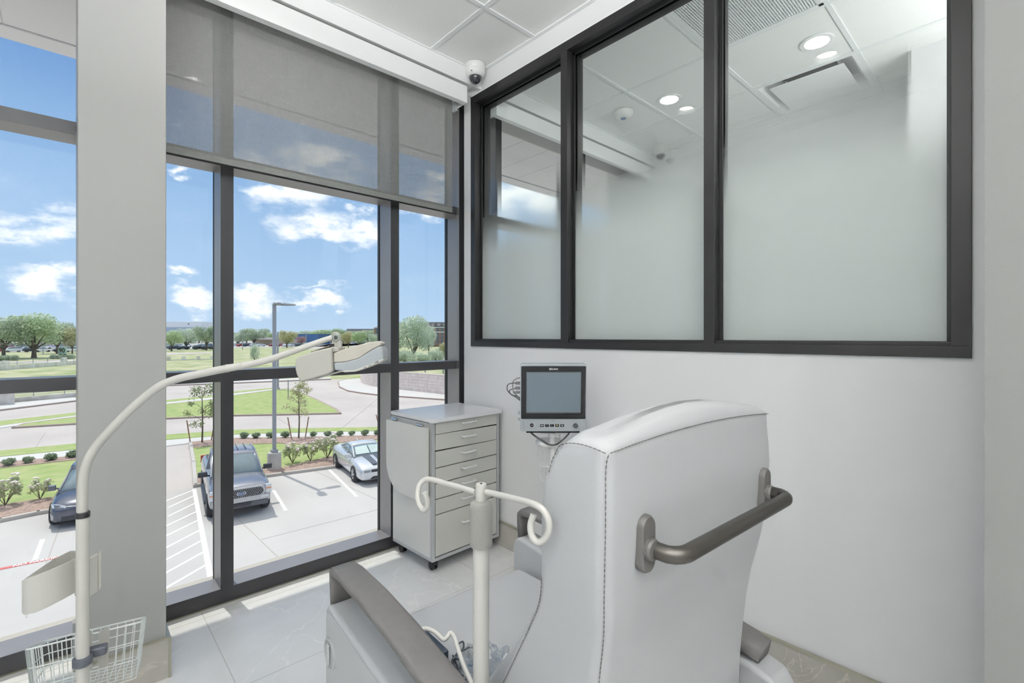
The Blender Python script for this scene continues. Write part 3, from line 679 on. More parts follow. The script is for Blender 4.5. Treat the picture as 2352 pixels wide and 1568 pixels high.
# curving precast wall at the street corner and the raised ground behind
M_PRE = mat('precast_wall', C(240, 226, 218), .85, nscale=2.2, col2=C(226, 210, 202), n_detail=6)
wp = px([(830, 877), (832, 881), (838, 884), (848, 887), (860, 889.5), (872, 891), (895, 893.5), (916, 896), (940, 898.5), (963, 901), (984, 903.5), (1006, 906), (1027, 908.5), (1056, 912), (1085, 915), (1120, 920), (1180, 930)])
cw = struct(empty('corner_retaining_wall', wp[7]))
ZWT = -2.93
for i in range(len(wp)-1):
    a, c = wp[i], wp[i+1]; d = (c-a).normalized(); s = Vector((-d.y, d.x, 0)); mid = (a+c)/2
    m_ = MB()
    for k in range(6):
        z0 = ZG + k*(ZWT-ZG-.12)/6; z1 = ZG + (k+1)*(ZWT-ZG-.12)/6
        m_.obox((mid.x, mid.y, (z0+z1)/2), (c-a)/2 - d*.03, s*.12, (0, 0, (z1-z0)/2-.018))
    m_.obox((mid.x, mid.y, (ZG+ZWT)/2), (c-a)/2, s*.09, (0, 0, (ZWT-ZG)/2-.02)).obox((mid.x, mid.y, ZWT-.05), (c-a)/2, s*.16, (0, 0, .06))
    m_.build('precast_panel', M_PRE, cw)
back = [wp[0]+Vector((-.3, .3, 0))] + [p + Vector((-.3, .35, 0)) for p in wp[1:]]
far_b = [(-70, 130, 0), (-160, 130, 0), (-150, 70, 0), (-95, 47, 0)]
poly('raised_bank', [(p[0], p[1]) for p in back] + [(p[0], p[1]) for p in far_b], M_GRASS2, ZWT-.12-ZG, z=ZG)
gr = struct(empty('guard_rail', wp[8]))
for i in range(3, len(wp)-1):
    a, c = wp[i]+Vector((-1.6, 1.8, 0)), wp[i+1]+Vector((-1.6, 1.8, 0)); mid = (a+c)/2; d = (c-a).normalized(); s = Vector((-d.y, d.x, 0))
    MB().obox((mid.x, mid.y, ZWT+.5), (c-a)/2, s*.03, (0, 0, .15)).build('rail', M_GALV, gr)
    if i % 2: MB().box((a.x-.06, a.y-.06, ZWT-.2), (a.x+.06, a.y+.06, ZWT+.6)).build('rail_post', M_GALV, gr)

# road and car parks on the far side
M_ASPH = mat('pale_asphalt', C(186, 184, 182), .9, nscale=.3, noise=.08)
poly('far_parking_lot', [(v.x, v.y) for v in (at_z(-250, 812, ZF), at_z(178, 807, ZF), at_z(380, 803.5, ZF), at_z(545, 798.5, ZF), at_z(720, 796, ZF), at_z(850, 795, ZF), at_z(850, 784, ZF), at_z(545, 783, ZF), at_z(-250, 784, ZF))], M_ASPH, .05, z=ZF)
poly('far_road', [(v.x, v.y) for v in (at_z(-250, 845, ZF), at_z(178, 830, ZF), at_z(380, 815.5, ZF), at_z(490, 811, ZF), at_z(490, 809, ZF), at_z(380, 811, ZF), at_z(178, 826, ZF), at_z(-250, 840, ZF))], M_ROAD, .05, z=ZF)
poly('far_street', [(v.x, v.y) for v in (at_z(700, 803, ZF), at_z(830, 792, ZF), at_z(900, 788, ZF), at_z(900, 785, ZF), at_z(760, 790, ZF), at_z(690, 800, ZF))], M_ASPH, .05, z=ZF)
poly('bank_lot', [(v.x, v.y) for v in (at_z(1000, 832, ZWT-.12), at_z(1100, 826, ZWT-.12), at_z(1100, 812, ZWT-.12), at_z(1000, 815, ZWT-.12))], M_ASPH, .04, z=ZWT-.12)

# exterior of this building: soffit with panel joints, wall below
M_SOF = mat('soffit_panel', C(226, 224, 226), .55, nscale=1, noise=.02)
s = MB(); k0 = -.28 - .336*40
ys = [k0 + .336*k for k in range(0, 90)]
for a, c in zip(ys[:-1], ys[1:]): s.box((-4.02, a+.003, 3.1), (XG-.02, c-.003, 3.14))
s.box((-4.03, ys[0], 3.106), (-2.7, ys[-1], 3.4)); s.box((-4.2, ys[0], 3.094), (-4.035, ys[-1], 3.45))
struct(s.build('soffit', M_SOF))
struct(MB().box((-3.05, -20, ZG), (XG-.036, 20, -.01)).box((-2.95, YB-20, -.01), (XG, YB, 3.1)).box((-2.95, NY+.12, -.01), (XG, 20, 3.1)).box((XG-.13, -20, 2.965), (XG-.002, 20, 3.1)).build('facade_wall', mat('facade', C(205, 200, 192), .8, nscale=2)))

# ------------------------------------------------------------------ trees
M_BARK = mat('bark', C(120, 104, 92), .9, nscale=6, col2=C(88, 76, 68))
def leafmat(name, c1, c2, ns=.8):
    m = mat(name, c1, .75, nscale=ns, col2=c2, spec=.15, n_detail=6); t = m.node_tree; b = t.nodes['Principled BSDF']
    src = b.inputs['Base Color'].links[0].from_socket
    tl = t.nodes.new('ShaderNodeBsdfTranslucent'); t.links.new(src, tl.inputs[0]); mx = t.nodes.new('ShaderNodeMixShader'); mx.inputs[0].default_value = .6
    t.links.new(b.outputs[0], mx.inputs[1]); t.links.new(tl.outputs[0], mx.inputs[2]); t.links.new(mx.outputs[0], t.nodes['Material Output'].inputs[0]); return m
L_DARK = leafmat('oak_leaves', C(212, 222, 202), C(166, 182, 158)); L_MID = leafmat('green_leaves', C(216, 228, 192), C(172, 192, 156))
L_OLIVE = leafmat('olive_leaves', C(222, 218, 182), C(184, 184, 150)); L_PALE = leafmat('pale_leaves', C(222, 230, 214), C(190, 204, 184))
L_PINK = leafmat('pink_blossom', C(206, 176, 176), C(168, 142, 140))
def leaves(mb, blobs, n, size, rnd, inner=.55):
    tot = sum(b[3]**2 for b in blobs)
    for (x, y, z, r, sq) in blobs:
        for _ in range(int(n*r*r/tot)):
            d = Vector((rnd.gauss(0, 1), rnd.gauss(0, 1), rnd.gauss(0, 1))).normalized()
            q = r*(inner + (1.08-inner)*rnd.random()**.6)
            p = Vector((x, y, z)) + Vector((d.x*q, d.y*q, d.z*q*sq))
            a = Vector((rnd.gauss(0, 1), rnd.gauss(0, 1), rnd.gauss(0, 1))).normalized(); c = a.cross(d + Vector((.1, .2, .3))).normalized()
            s = size*(.6 + .8*rnd.random())
            mb.add([p - a*s, p + c*s*.6, p + a*s, p - c*s*.6], [(0, 1, 2, 3)])
def crown_blobs(rnd, w, h, n, trunk):
    out = [(0, 0, trunk + (h-trunk)*.5, min(w*.36, (h-trunk)*.5), .95)]
    for _ in range(n):
        a = rnd.random()*2*PI; q = w*.5*(.35 + .4*rnd.random()); zz = trunk + (h-trunk)*(.2 + .6*rnd.random())
        r = w*(.12 + .09*rnd.random()); out.append((q*math.cos(a), q*math.sin(a), zz, r, .8))
    return out
def tree_proto(name, w, h, trunk, lm, seed, n=5200, size=.2, blobs=None, nb=16):
    rnd = random.Random(seed); r = empty(name, (0, 0, 0))
    bl = blobs or crown_blobs(rnd, w, h, nb, trunk)
    m_ = MB(); leaves(m_, bl, n, size, rnd); m_.build('crown', lm, r)
    m_ = MB(); tr = w*.028
    m_.tube([(0, 0, -.3), (.05*tr, 0, trunk*.6), (0, .1, trunk+.5), (0, 0, trunk+(h-trunk)*.6)], [tr*1.5, tr, tr*.8, tr*.2], 8)
    for b in bl[1:7]: m_.tube([(0, 0, trunk*.8), (b[0]*.5, b[1]*.5, (trunk+b[2])*.5), (b[0], b[1], b[2])], [tr*.6, tr*.4, tr*.1], 6)
    m_.build('trunk', M_BARK, r)
    return r
used = set()
def place(proto, p, label, cat, group=None, sc=1, rz=None, sz=None):
    if proto.name not in used: used.add(proto.name); o = proto
    else: o = copy_tree(proto)
    o.location = p; o.rotation_euler = (0, 0, rz if rz is not None else random.random()*6.28); o.scale = (sc, sc, sz or sc)
    if 'group' in o and not group: del o['group']
    tag(o, label, cat, group); return o
protos = {
 'oak': tree_proto('oak_tree', 10, 10, 2.4, L_DARK, 1, 7000, .2, nb=26), 'oak2': tree_proto('oak_tree', 10, 10, 2.2, L_MID, 2, 6000, .2, nb=22),
 'olive': tree_proto('shade_tree', 10, 10, 2.2, L_OLIVE, 3, 5000, .22, nb=18), 'pale': tree_proto('loose_tree', 10, 10, 2.0, L_PALE, 4, 5200, .2, nb=22),
 'pink': tree_proto('crape_myrtle', 10, 10, 3.2, L_PINK, 5, 3000, .25), 'bush': tree_proto('shrub', 10, 7, .3, L_PALE, 6, 3500, .22, nb=14)}
# kind, centre px, base px row, top px row, width px, ground z, label, category
T = [  # trees seen from the room
 ('oak', 8, 824, 724, 120, ZF, 'broad grey-green oak cut by the left edge of the view, beside the large oak', 'tree'),
 ('oak2', 78, 822, 716, 136, ZF, 'largest spreading oak with a thick trunk on the left beyond the ditch wall', 'tree'),
 ('oak', 132, 812, 735, 80, ZF, 'dark oak behind the number sign, just right of the largest oak', 'tree'),
 ('olive', 166, 812, 748, 44, ZF, 'small olive tree right of the number sign at the pillar edge', 'tree'),
 ('oak2', 394, 806, 756, 52, ZF, 'round bright green tree just right of the pillar above the dark parked cars', 'tree'),
 ('pale', 428, 802, 752, 60, ZF, 'pale grey-green tree in front of the white office block', 'tree'),
 ('oak', 474, 804, 746, 58, ZF, 'tall grey-green tree left of the first window mullion', 'tree'),
 ('oak', 585, 793, 752, 66, ZF, 'wide dark oak left of the parking lot lamp, behind the white cars', 'tree'),
 ('pale', 548, 793, 764, 34, ZF, 'small grey tree right of the first window mullion', 'tree'),
 ('olive', 659, 798, 757, 44, ZF, 'brownish olive tree just right of the parking lot lamp', 'tree'),
 ('oak2', 622, 790, 763, 30, ZF, 'small green tree between the dark oak and the lamp pole', 'tree'),
 ('pink', 692, 794, 772, 24, ZF, 'pinkish blossoming crape myrtle in front of the blue building', 'tree'),
 ('pale', 741, 788, 762, 34, ZF, 'grey-green tree right of the blue building', 'tree'),
 ('oak2', 778, 790, 752, 34, ZF, 'pointed green tree above the scanner joint', 'tree'),
 ('olive', 800, 798, 760, 34, ZF, 'yellow-green tree right of the scanner joint', 'tree'),
 ('oak2', 826, 800, 758, 36, ZF, 'bright green tree in front of the long grey roof', 'tree'),
 ('pale', 858, 798, 765, 28, ZF, 'pale tree at the left side of the second window mullion', 'tree'),
 ('pale', 950, 829, 722, 96, -3.05, 'big loose grey-green tree right of the second window mullion', 'tree'),
 ('pale', 985, 818, 745, 46, -3.05, 'loose tree in front of the brick apartments', 'tree'),
 ('pale', 1044, 826, 752, 44, -3.05, 'grey-green tree at the right window jamb', 'tree'),
 ('olive', 1028, 830, 780, 36, -3.05, 'small yellowish tree near the dark lamp pole', 'tree'),
 ('oak', 905, 826, 735, 60, -3.05, 'oak mostly hidden behind the second window mullion', 'tree'),
]
for (k, cx_, by, ty, w, z, lab, cat_) in T:
    P = at_z(cx_, by, z); d = (z-EYE)/(-(by-HOR)/F_PX); H = (by-ty)/F_PX*d; Wd = w/F_PX*d
    place(protos[k], P - Vector((0, 0, .15)), lab, cat_, None, Wd/10*1.02, sz=H/10*1.02)
for i, (cx_, by, ty, w, z) in enumerate(((930, 832, 800, 50, -3.05), (965, 834, 806, 60, -3.05), (1000, 832, 800, 44, -3.05), (1012, 826, 795, 30, -3.05), (905, 833, 806, 44, -3.05))):
    P = at_z(cx_, by, z); d = (z-EYE)/(-(by-HOR)/F_PX)
    place(protos['bush'], P - Vector((0, 0, .15)), 'pale low bush among those below the loose tree right of the second mullion', 'bush', 'pale bushes on the bank', w/F_PX*d/10, sz=(by-ty)/F_PX*d/7)
P = at_z(585, 830, ZF); d = P.length; place(protos['bush'], P - Vector((0, 0, .1)), 'single feathery young shrub on the grassy bank above the street', 'bush', None, 20/F_PX*d/10, sz=38/F_PX*d/7)
# hedge row along the horizon: one tree after another
hr = random.Random(11)
for i in range(30):
    cx_ = 372 + i*17.5 + hr.uniform(-4, 4); dd = hr.uniform(300, 360); z = ZF
    hgt = hr.uniform(5.5, 9.0) if cx_ < 700 else hr.uniform(7.5, 11.5)
    dd = 345 + 19*(i % 3) + hr.uniform(-1, 1); P = at_d(cx_, HOR, dd); P.z = z-.2
    place(protos[hr.choice(['oak', 'oak2', 'oak2', 'pale'])], P, 'hazy green tree in the low tree line along the horizon', 'tree', 'tree line on the horizon', hr.uniform(1.3, 1.7), sz=hgt/10)
for i in range(9):
    cx_ = -30 + i*26 + hr.uniform(-5, 5); P = at_d(cx_, HOR, 238 + 16*(i % 3)); P.z = ZF-.2
    place(protos[hr.choice(['oak', 'pale'])], P, 'grey-green tree behind the crowded far car park on the left', 'tree', 'trees behind the left far car park', hr.uniform(1.0, 1.3), sz=hr.uniform(.8, 1.1))
# clipped hedge blocks near the sign
for (a, c, y0_, y1_, lab) in ((0, 34, 828, 816, 'dark clipped hedge at the left edge beyond the ditch wall'), (121, 166, 824, 815, 'low dark hedge under the number sign')):
    d = (EYE-ZF)/((y0_-HOR)/F_PX); A = at_d(a, y0_, d); B = at_d(c, y0_, d); m_ = MB(); rnd = random.Random(3)
    L = (B-A).length; n = max(3, int(L/.9)); hh_ = (y0_-y1_)/F_PX*d
    leaves(m_, [((A.x+(B.x-A.x)*k/(n-1)), (A.y+(B.y-A.y)*k/(n-1)), ZF+hh_*.5, hh_*.62, .9) for k in range(n)], 2600, .12, rnd, .3)
    tag(m_.build('hedge', L_DARK), lab, 'hedge')

# young staked trees and planted shrubs by the car park
def young_tree(px_, py, top, label, seed, stakes):
    b = G(px_, py); d = (EYE-ZG)/((py-HOR)/F_PX); h = (py-top)/F_PX*d; rnd = random.Random(seed)
    r = empty('young_tree', b, 0, label, 'tree')
    M = MB().tube([b, b+Vector((.02, .03, h*.3)), b+Vector((-.02, .02, h*.55)), b+Vector((.02, 0, h*.9))], [.05, .04, .03, .01], 8)
    bl = []
    for k in range(16):
        a = rnd.random()*6.28; z = h*(.3+.6*rnd.random()); q = h*.24*(1-abs(z/h-.55)*1.3)*rnd.uniform(.5, 1)
        e = b + Vector((q*math.cos(a), q*math.sin(a), z+q*.4)); s_ = b + Vector((0, 0, z-.15))
        M.tube([s_, (s_+e)/2+Vector((0, 0, .05)), e], [.014, .01, .004], 5); bl.append((e.x, e.y, e.z, h*.08, .9))
    M.build('trunk', M_BARK, r)
    L = MB(); leaves(L, bl, 900, .06, rnd, .1); L.build('foliage', L_OLIVE if seed != 1 else leafmat('young_leaves', C(170, 178, 140), C(140, 150, 110), 3), r)
    for k, (sx, sy, tx, ty2) in enumerate(stakes):
        A = G(sx, sy); A2 = at_d(tx, ty2, (EYE-ZG)/((sy-HOR)/F_PX))
        st = tag(MB().cyl(A-Vector((0, 0, .1)), A2, .035, n=8).build('tree_stake', mat('stake_wood', C(170, 130, 110), .8, noise=.1)), 'thin wooden stake leaning beside the %s, %s one' % ('young tree right of the lamp' if seed == 2 else ('young tree left of the first mullion' if seed == 1 else 'second window mullion'), 'left' if k == 0 else 'right'), 'stake')
    return r
young_tree(464, 1020, 880, 'slim young tree with sparse leaves left of the first window mullion', 1, [(438, 1018, 429, 965), (484, 1015, 490, 985)])
young_tree(686, 1010, 872, 'young tree with open olive crown between two stakes right of the lamp pole', 2, [(671, 1012, 661, 958), (700, 1008, 709, 957)])
A = G(876, 1000); tag(MB().cyl(A, at_d(864, 952, (EYE-ZG)/((1000-HOR)/F_PX)), .035, n=8).build('tree_stake', MATS['stake_wood']), 'single leaning wooden stake at the left side of the second window mullion', 'stake')
rnd = random.Random(5); r = empty('planted_shrub', (0, 0, 0)); m_ = MB(); leaves(m_, [(0, 0, .24, .32, .7), (.12, .1, .3, .18, .9), (-.12, .05, .2, .2, .8)], 520, .075, rnd, .1); m_.build('foliage', leafmat('shrub_leaves', C(176, 190, 162), C(142, 160, 132), 4), r)
spots = [(561, 1010), (588, 1010), (621, 1009), (655, 1008), (720, 1006), (753, 1006), (780, 1005), (808, 1004), (838, 1003.5), (866, 1002.5), (20, 1074), (65, 1068), (116, 1062), (166, 1055)]
for i, (x, y) in enumerate(spots):
    left = x < 200
    lab = ('small green shrub in the mulch strip, left of the pillar' if left else 'small green shrub in the mulch strip behind the parked pickup and coupe')
    place(r, G(x, y)+Vector((0, 0, .12)), lab, 'shrub', 'shrubs left of the pillar' if left else 'shrubs along the sidewalk', random.uniform(.6, .8))
rr_ = empty('rose_bush', (0, 0, 0)); rnd = random.Random(8)
bl = [(.35*math.cos(k*1.3)*.8, .35*math.sin(k*1.3)*.8, .45+.12*(k % 3), .17, 1) for k in range(8)]
m_ = MB(); leaves(m_, bl, 520, .05, rnd, .1)
m_.build('foliage', leafmat('rose_leaves', C(208, 212, 180), C(178, 186, 150), 5), rr_)
m_ = MB(); [m_.tube([(0, 0, 0), (b[0]*.5, b[1]*.5, .25), b[:3]], .01, 5) for b in bl]; m_.build('stems', M_BARK, rr_)
m_ = MB()
for k in range(28):
    b = bl[k % 8]; m_.lathe((b[0]+rnd.uniform(-.1, .1), b[1]+rnd.uniform(-.1, .1), b[2]+.12+rnd.uniform(-.04, .08)), [(.01, 0), (.045, .02), (.05, .05), (.02, .06)], 7)
m_.build('blossoms', mat('white_petals', C(244, 232, 228), .8), rr_, kind='stuff')
for (x, y, s_, lab) in ((672, 1068, 1.15, 'white-flowering rose bush nearest the lamp base'), (713, 1062, 1.05, 'white-flowering rose bush, middle of the three left of the coupe'), (752, 1056, 1.4, 'widest white-flowering rose bush, just left of the silver coupe'), (12, 1166, 1.2, 'white-flowering rose bush at the left edge of the view'), (92, 1152, .9, 'white-flowering rose bush behind the dark sedan'), (-60, 1176, 1.0, 'white-flowering rose bush left of the view')):
    place(rr_, G(x, y)+Vector((0, 0, .1)), lab, 'rose bush', None, s_)

# ------------------------------------------------------------------ lamp poles and signs
M_POLE = mat('painted_pole_grey', C(168, 170, 176), .45, .3)
def parking_lamp(b, ztop, label, two=True, r0=.075, m=None, arm=(0, 1, 0), base=True, L=.95):
    m = m or M_POLE; r = empty('parking_lamp', b, 0, label, 'lamp post')
    z0 = b.z
    if base:
        MB().lathe((b.x, b.y, z0-.2), [(.31, 0), (.31, 1.08), (.29, 1.12)], 30).build('concrete_base', M_OLD2, r, smooth=True)
        MB().box((b.x-.14, b.y-.14, z0+.92), (b.x+.14, b.y+.14, z0+1.06)).build('base_cover', m, r, bevel=.02); z0 += .92
    MB().box((b.x-r0, b.y-r0, z0), (b.x+r0, b.y+r0, ztop)).build('pole', m, r, bevel=.01)
    for k, s in enumerate((1, -1) if two else (1,)):
        a = Vector(arm)*s
        if two and k == 1: a = Vector((1, -.1, 0))
        a.normalize(); sd_ = Vector((-a.y, a.x, 0)); o = Vector((b.x, b.y, ztop-.02))
        H = MB().obox(o + a*.28, a*.28, sd_*.05, (0, 0, .04)).loft([[o + a*q + sd_*w*x + Vector((0, 0, z*h)) for x, z in ((-1, -.4), (1, -.4), (1, .2), (.6, 1), (-.6, 1), (-1, .2))] for q, w, h in ((.3, .06, .05), (.4, .15, .09), (L*.9, .17, .06), (L, .12, .03))])
        H.build('lamp_head', mat('lamp_head_grey', C(150, 153, 158), .4, .3), r)
    return r
M_OLD2 = mat('lamp_base_concrete', C(205, 200, 194), .85, nscale=3, noise=.12)
b = G(630, 1082); parking_lamp(b, 2.86, 'tall grey parking lot lamp on a round concrete base between pickup and coupe', arm=(.15, 1, 0))
b = at_z(1040, 828, -3.05); parking_lamp(b, EYE + (HOR-716)/F_PX*((EYE+3.05)/((828-HOR)/F_PX)), 'distant dark lamp post in front of the brick apartments', False, .09, mat('dark_pole', C(70, 70, 74), .5, .3), (0, 1, 0), False, 1.6)
b = G(638, 896); r = empty('utility_pole', b, 0, 'slim grey pole with a red band just right of the parking lamp', 'pole')
MB().cyl(b, (b.x, b.y, EYE+(HOR-762)/F_PX*58), .14, .1).build('pole', M_POLE, r); MB().cyl((b.x, b.y, ZG+1.4), (b.x, b.y, ZG+1.9), .17).build('band', M_RED, r); MB().cyl(b, (b.x, b.y, ZG+.35), .25).build('base', M_OLD2, r)
for (x, y, t_, lab) in ((557, 803, 761, 'thin distant light pole in front of the small grey tree'), (703, 798, 764, 'thin distant light pole in front of the blue building'), (662, 916, 872, 'thin post standing at the street behind the young tree'), (99, 814, 792, 'thin post below the number sign')):
    z = ZF if y < 860 else ZG; d = (EYE-z)/((y-HOR)/F_PX); b = at_d(x, y, d)
    tag(MB().cyl(b, at_d(x, t_, d), max(.05, .9/F_PX*d)).build('pole', M_POLE), lab, 'pole')
# number sign
d = 118.0; sg = empty('number_sign', at_d(142, 818, d), 0, 'pale green monument sign with the number 90 beyond the ditch', 'sign')
Mx = frame(at_d(142, 807, d), (CY, SY, 0), (0, 0, 1))
MB(Mx).box((-.95, -.65, -.3), (.95, 1.05, 0)).build('panel', mat('sign_panel_green', C(190, 214, 198), .6), sg); MB(Mx).box((-.9, -1.5, -.28), (.9, -.65, -.03)).build('base', mat('sign_base', C(70, 72, 74), .6), sg)
text_mesh('number', '90', 1.5, mat('sign_black', C(30, 48, 48), .6), Mx @ Matrix.Translation((0, .22, .02)), sg, bold=.03, ext=.01)

# ------------------------------------------------------------------ far buildings
def windows_grid(parent, M, x0, x1, nx, zs, w, h, m):
    for z in zs:
        for k in range(nx):
            x = x0 + (x1-x0)*(k+.5)/nx; MB(M).box((x-w/2, z, -.05), (x+w/2, z+h, .06)).build('window', m, parent)
def bframe(px_, py, d, ang=0): return frame(at_d(px_, py, d), (math.cos(YAW+ang), math.sin(YAW+ang), 0), (0, 0, 1))
M_WHT = mat('white_cladding', C(232, 232, 234), .6, noise=.02); M_OGL = mat('office_glass', C(178, 192, 210), .2, .2, nscale=.1, noise=.1); M_BRK = mat('brown_brick', C(168, 136, 122), .85, nscale=.8, noise=.12); M_BRK2 = mat('tan_brick', C(200, 178, 160), .85, nscale=.8, noise=.1)
M_ROOF = mat('grey_shingles', C(140, 136, 140), .8, nscale=1, noise=.1); M_WIN = mat('far_window', C(110, 118, 132), .3); M_BLU = mat('blue_cladding', C(84, 120, 166), .6, nscale=.3, noise=.06)
dB = 430; Mx = bframe(380, HOR, dB); r = empty('office_building', at_d(380, HOR+8, dB), 0, 'white flat office block with a glass band behind the trees right of the pillar', 'building')
u = dB/F_PX
MB(Mx).box((-60, -(12)*u*.8, -25), (82*u, 22*u, 0)).build('glass_block', M_OGL, r); MB(Mx).box((-58, 22*u, -22), (79*u, 34*u, -2)).build('roof_screen', M_WHT, r); MB(Mx).box((76*u-11, 27.5*u, -2), (76*u-9.5, 30*u, -1.9)).build('vent', M_WIN, r)
MB(Mx).box((-62, 22*u-.4, -25), (83*u, 22*u+.6, .4)).build('roof_edge', M_WHT, r)
dB = 300; Mx = bframe(705, HOR, dB); u = dB/F_PX; r = empty('blue_building', at_d(705, HOR+17, dB), 0, 'flat blue box of a building above a brick front', 'building')
MB(Mx).box((-28*u, -19*u, -20), (26*u, 6*u, 0)).build('blue_volume', M_BLU, r); MB(Mx).box((-100*u, -20*u, 0), (-4*u, -7*u, 9)).build('brick_front', M_BRK2, r)
MB(Mx).prism([(-104*u, -7*u, 4.5), (-104*u, -7*u, 10), (-104*u, -2*u, 4.5)], (50*u, 0, 0)).build('gable_roof', M_ROOF, r)
windows_grid(r, Mx, -98*u, -30*u, 12, [-16*u], 1.8, 2.4, M_WIN); MB(Mx).box((2*u, -18*u, 0), (30*u, -14*u, 6)).build('entrance_canopy', M_WHT, r)
dB = 250; Mx = bframe(1010, HOR, dB, R(4)); u = dB/F_PX; r = empty('brick_apartments', at_d(1010, HOR+25, dB), 0, 'long brown brick apartment block with dormers beyond the loose trees', 'building')
MB(Mx).box((-60*u, -22*u, -14), (90*u, 22*u, 0)).build('brick_wall', M_BRK, r); MB(Mx).box((-61*u, 22*u, -13), (91*u, 33*u, -.6)).build('mansard_roof', M_ROOF, r)
for z in (20*u, 9*u): MB(Mx).box((-60*u, z, -.1), (90*u, z+.45, .25)).build('stone_band', M_WHT, r)
windows_grid(r, Mx, -58*u, 88*u, 15, [12.5*u, 3.5*u, -6*u, -15*u], 1.3, 1.7, M_WIN)
for k in range(11): x = (-56+13.5*k)*u; MB(Mx).box((x-.8, 24*u, -.8), (x+.8, 30*u, .3)).build('dormer', mat('dormer_grey', C(176, 170, 172), .7), r)
dB = 240; Mx = bframe(885, HOR, dB, R(-6)); u = dB/F_PX; r = empty('brick_tower_block', at_d(885, HOR+22, dB), 0, 'brick building with hipped roof cut by the second window mullion', 'building')
MB(Mx).box((-27*u, -20*u, -9), (30*u, 20*u, 0)).build('brick_wall', M_BRK, r)
hx0, hx1 = -29*u, 32*u; MB(Mx).loft([[(hx0, 19.5*u, .5), (hx1, 19.5*u, .5), (hx1, 19.5*u, -9.5), (hx0, 19.5*u, -9.5)], [(hx0+3.5, 29*u, -4), (hx1-3.5, 29*u, -4), (hx1-3.5, 29*u, -5), (hx0+3.5, 29*u, -5)]]).build('roof', M_ROOF, r)
windows_grid(r, Mx, -25*u, 28*u, 5, [11*u, 1*u, -9*u], 1.3, 1.9, M_WIN)
dB = 440; Mx = bframe(825, HOR, dB); u = dB/F_PX; r = empty('long_roofed_building', at_d(825, HOR+10, dB), 0, 'long low building with grey roofs left of the second mullion', 'building')
MB(Mx).box((-60*u, -15*u, -10), (60*u, 9*u, 0)).build('wall', mat('tan_wall', C(196, 184, 172), .8, noise=.08), r); MB(Mx).box((-62*u, 9*u, -12), (-27*u, 14*u, 1)).build('roof', M_ROOF, r); MB(Mx).box((-28*u, 8*u, -12), (62*u, 17.5*u, 1)).build('roof', M_ROOF, r)
windows_grid(r, Mx, -26*u, 30*u, 9, [2*u], 1.6, 2.0, M_WIN)

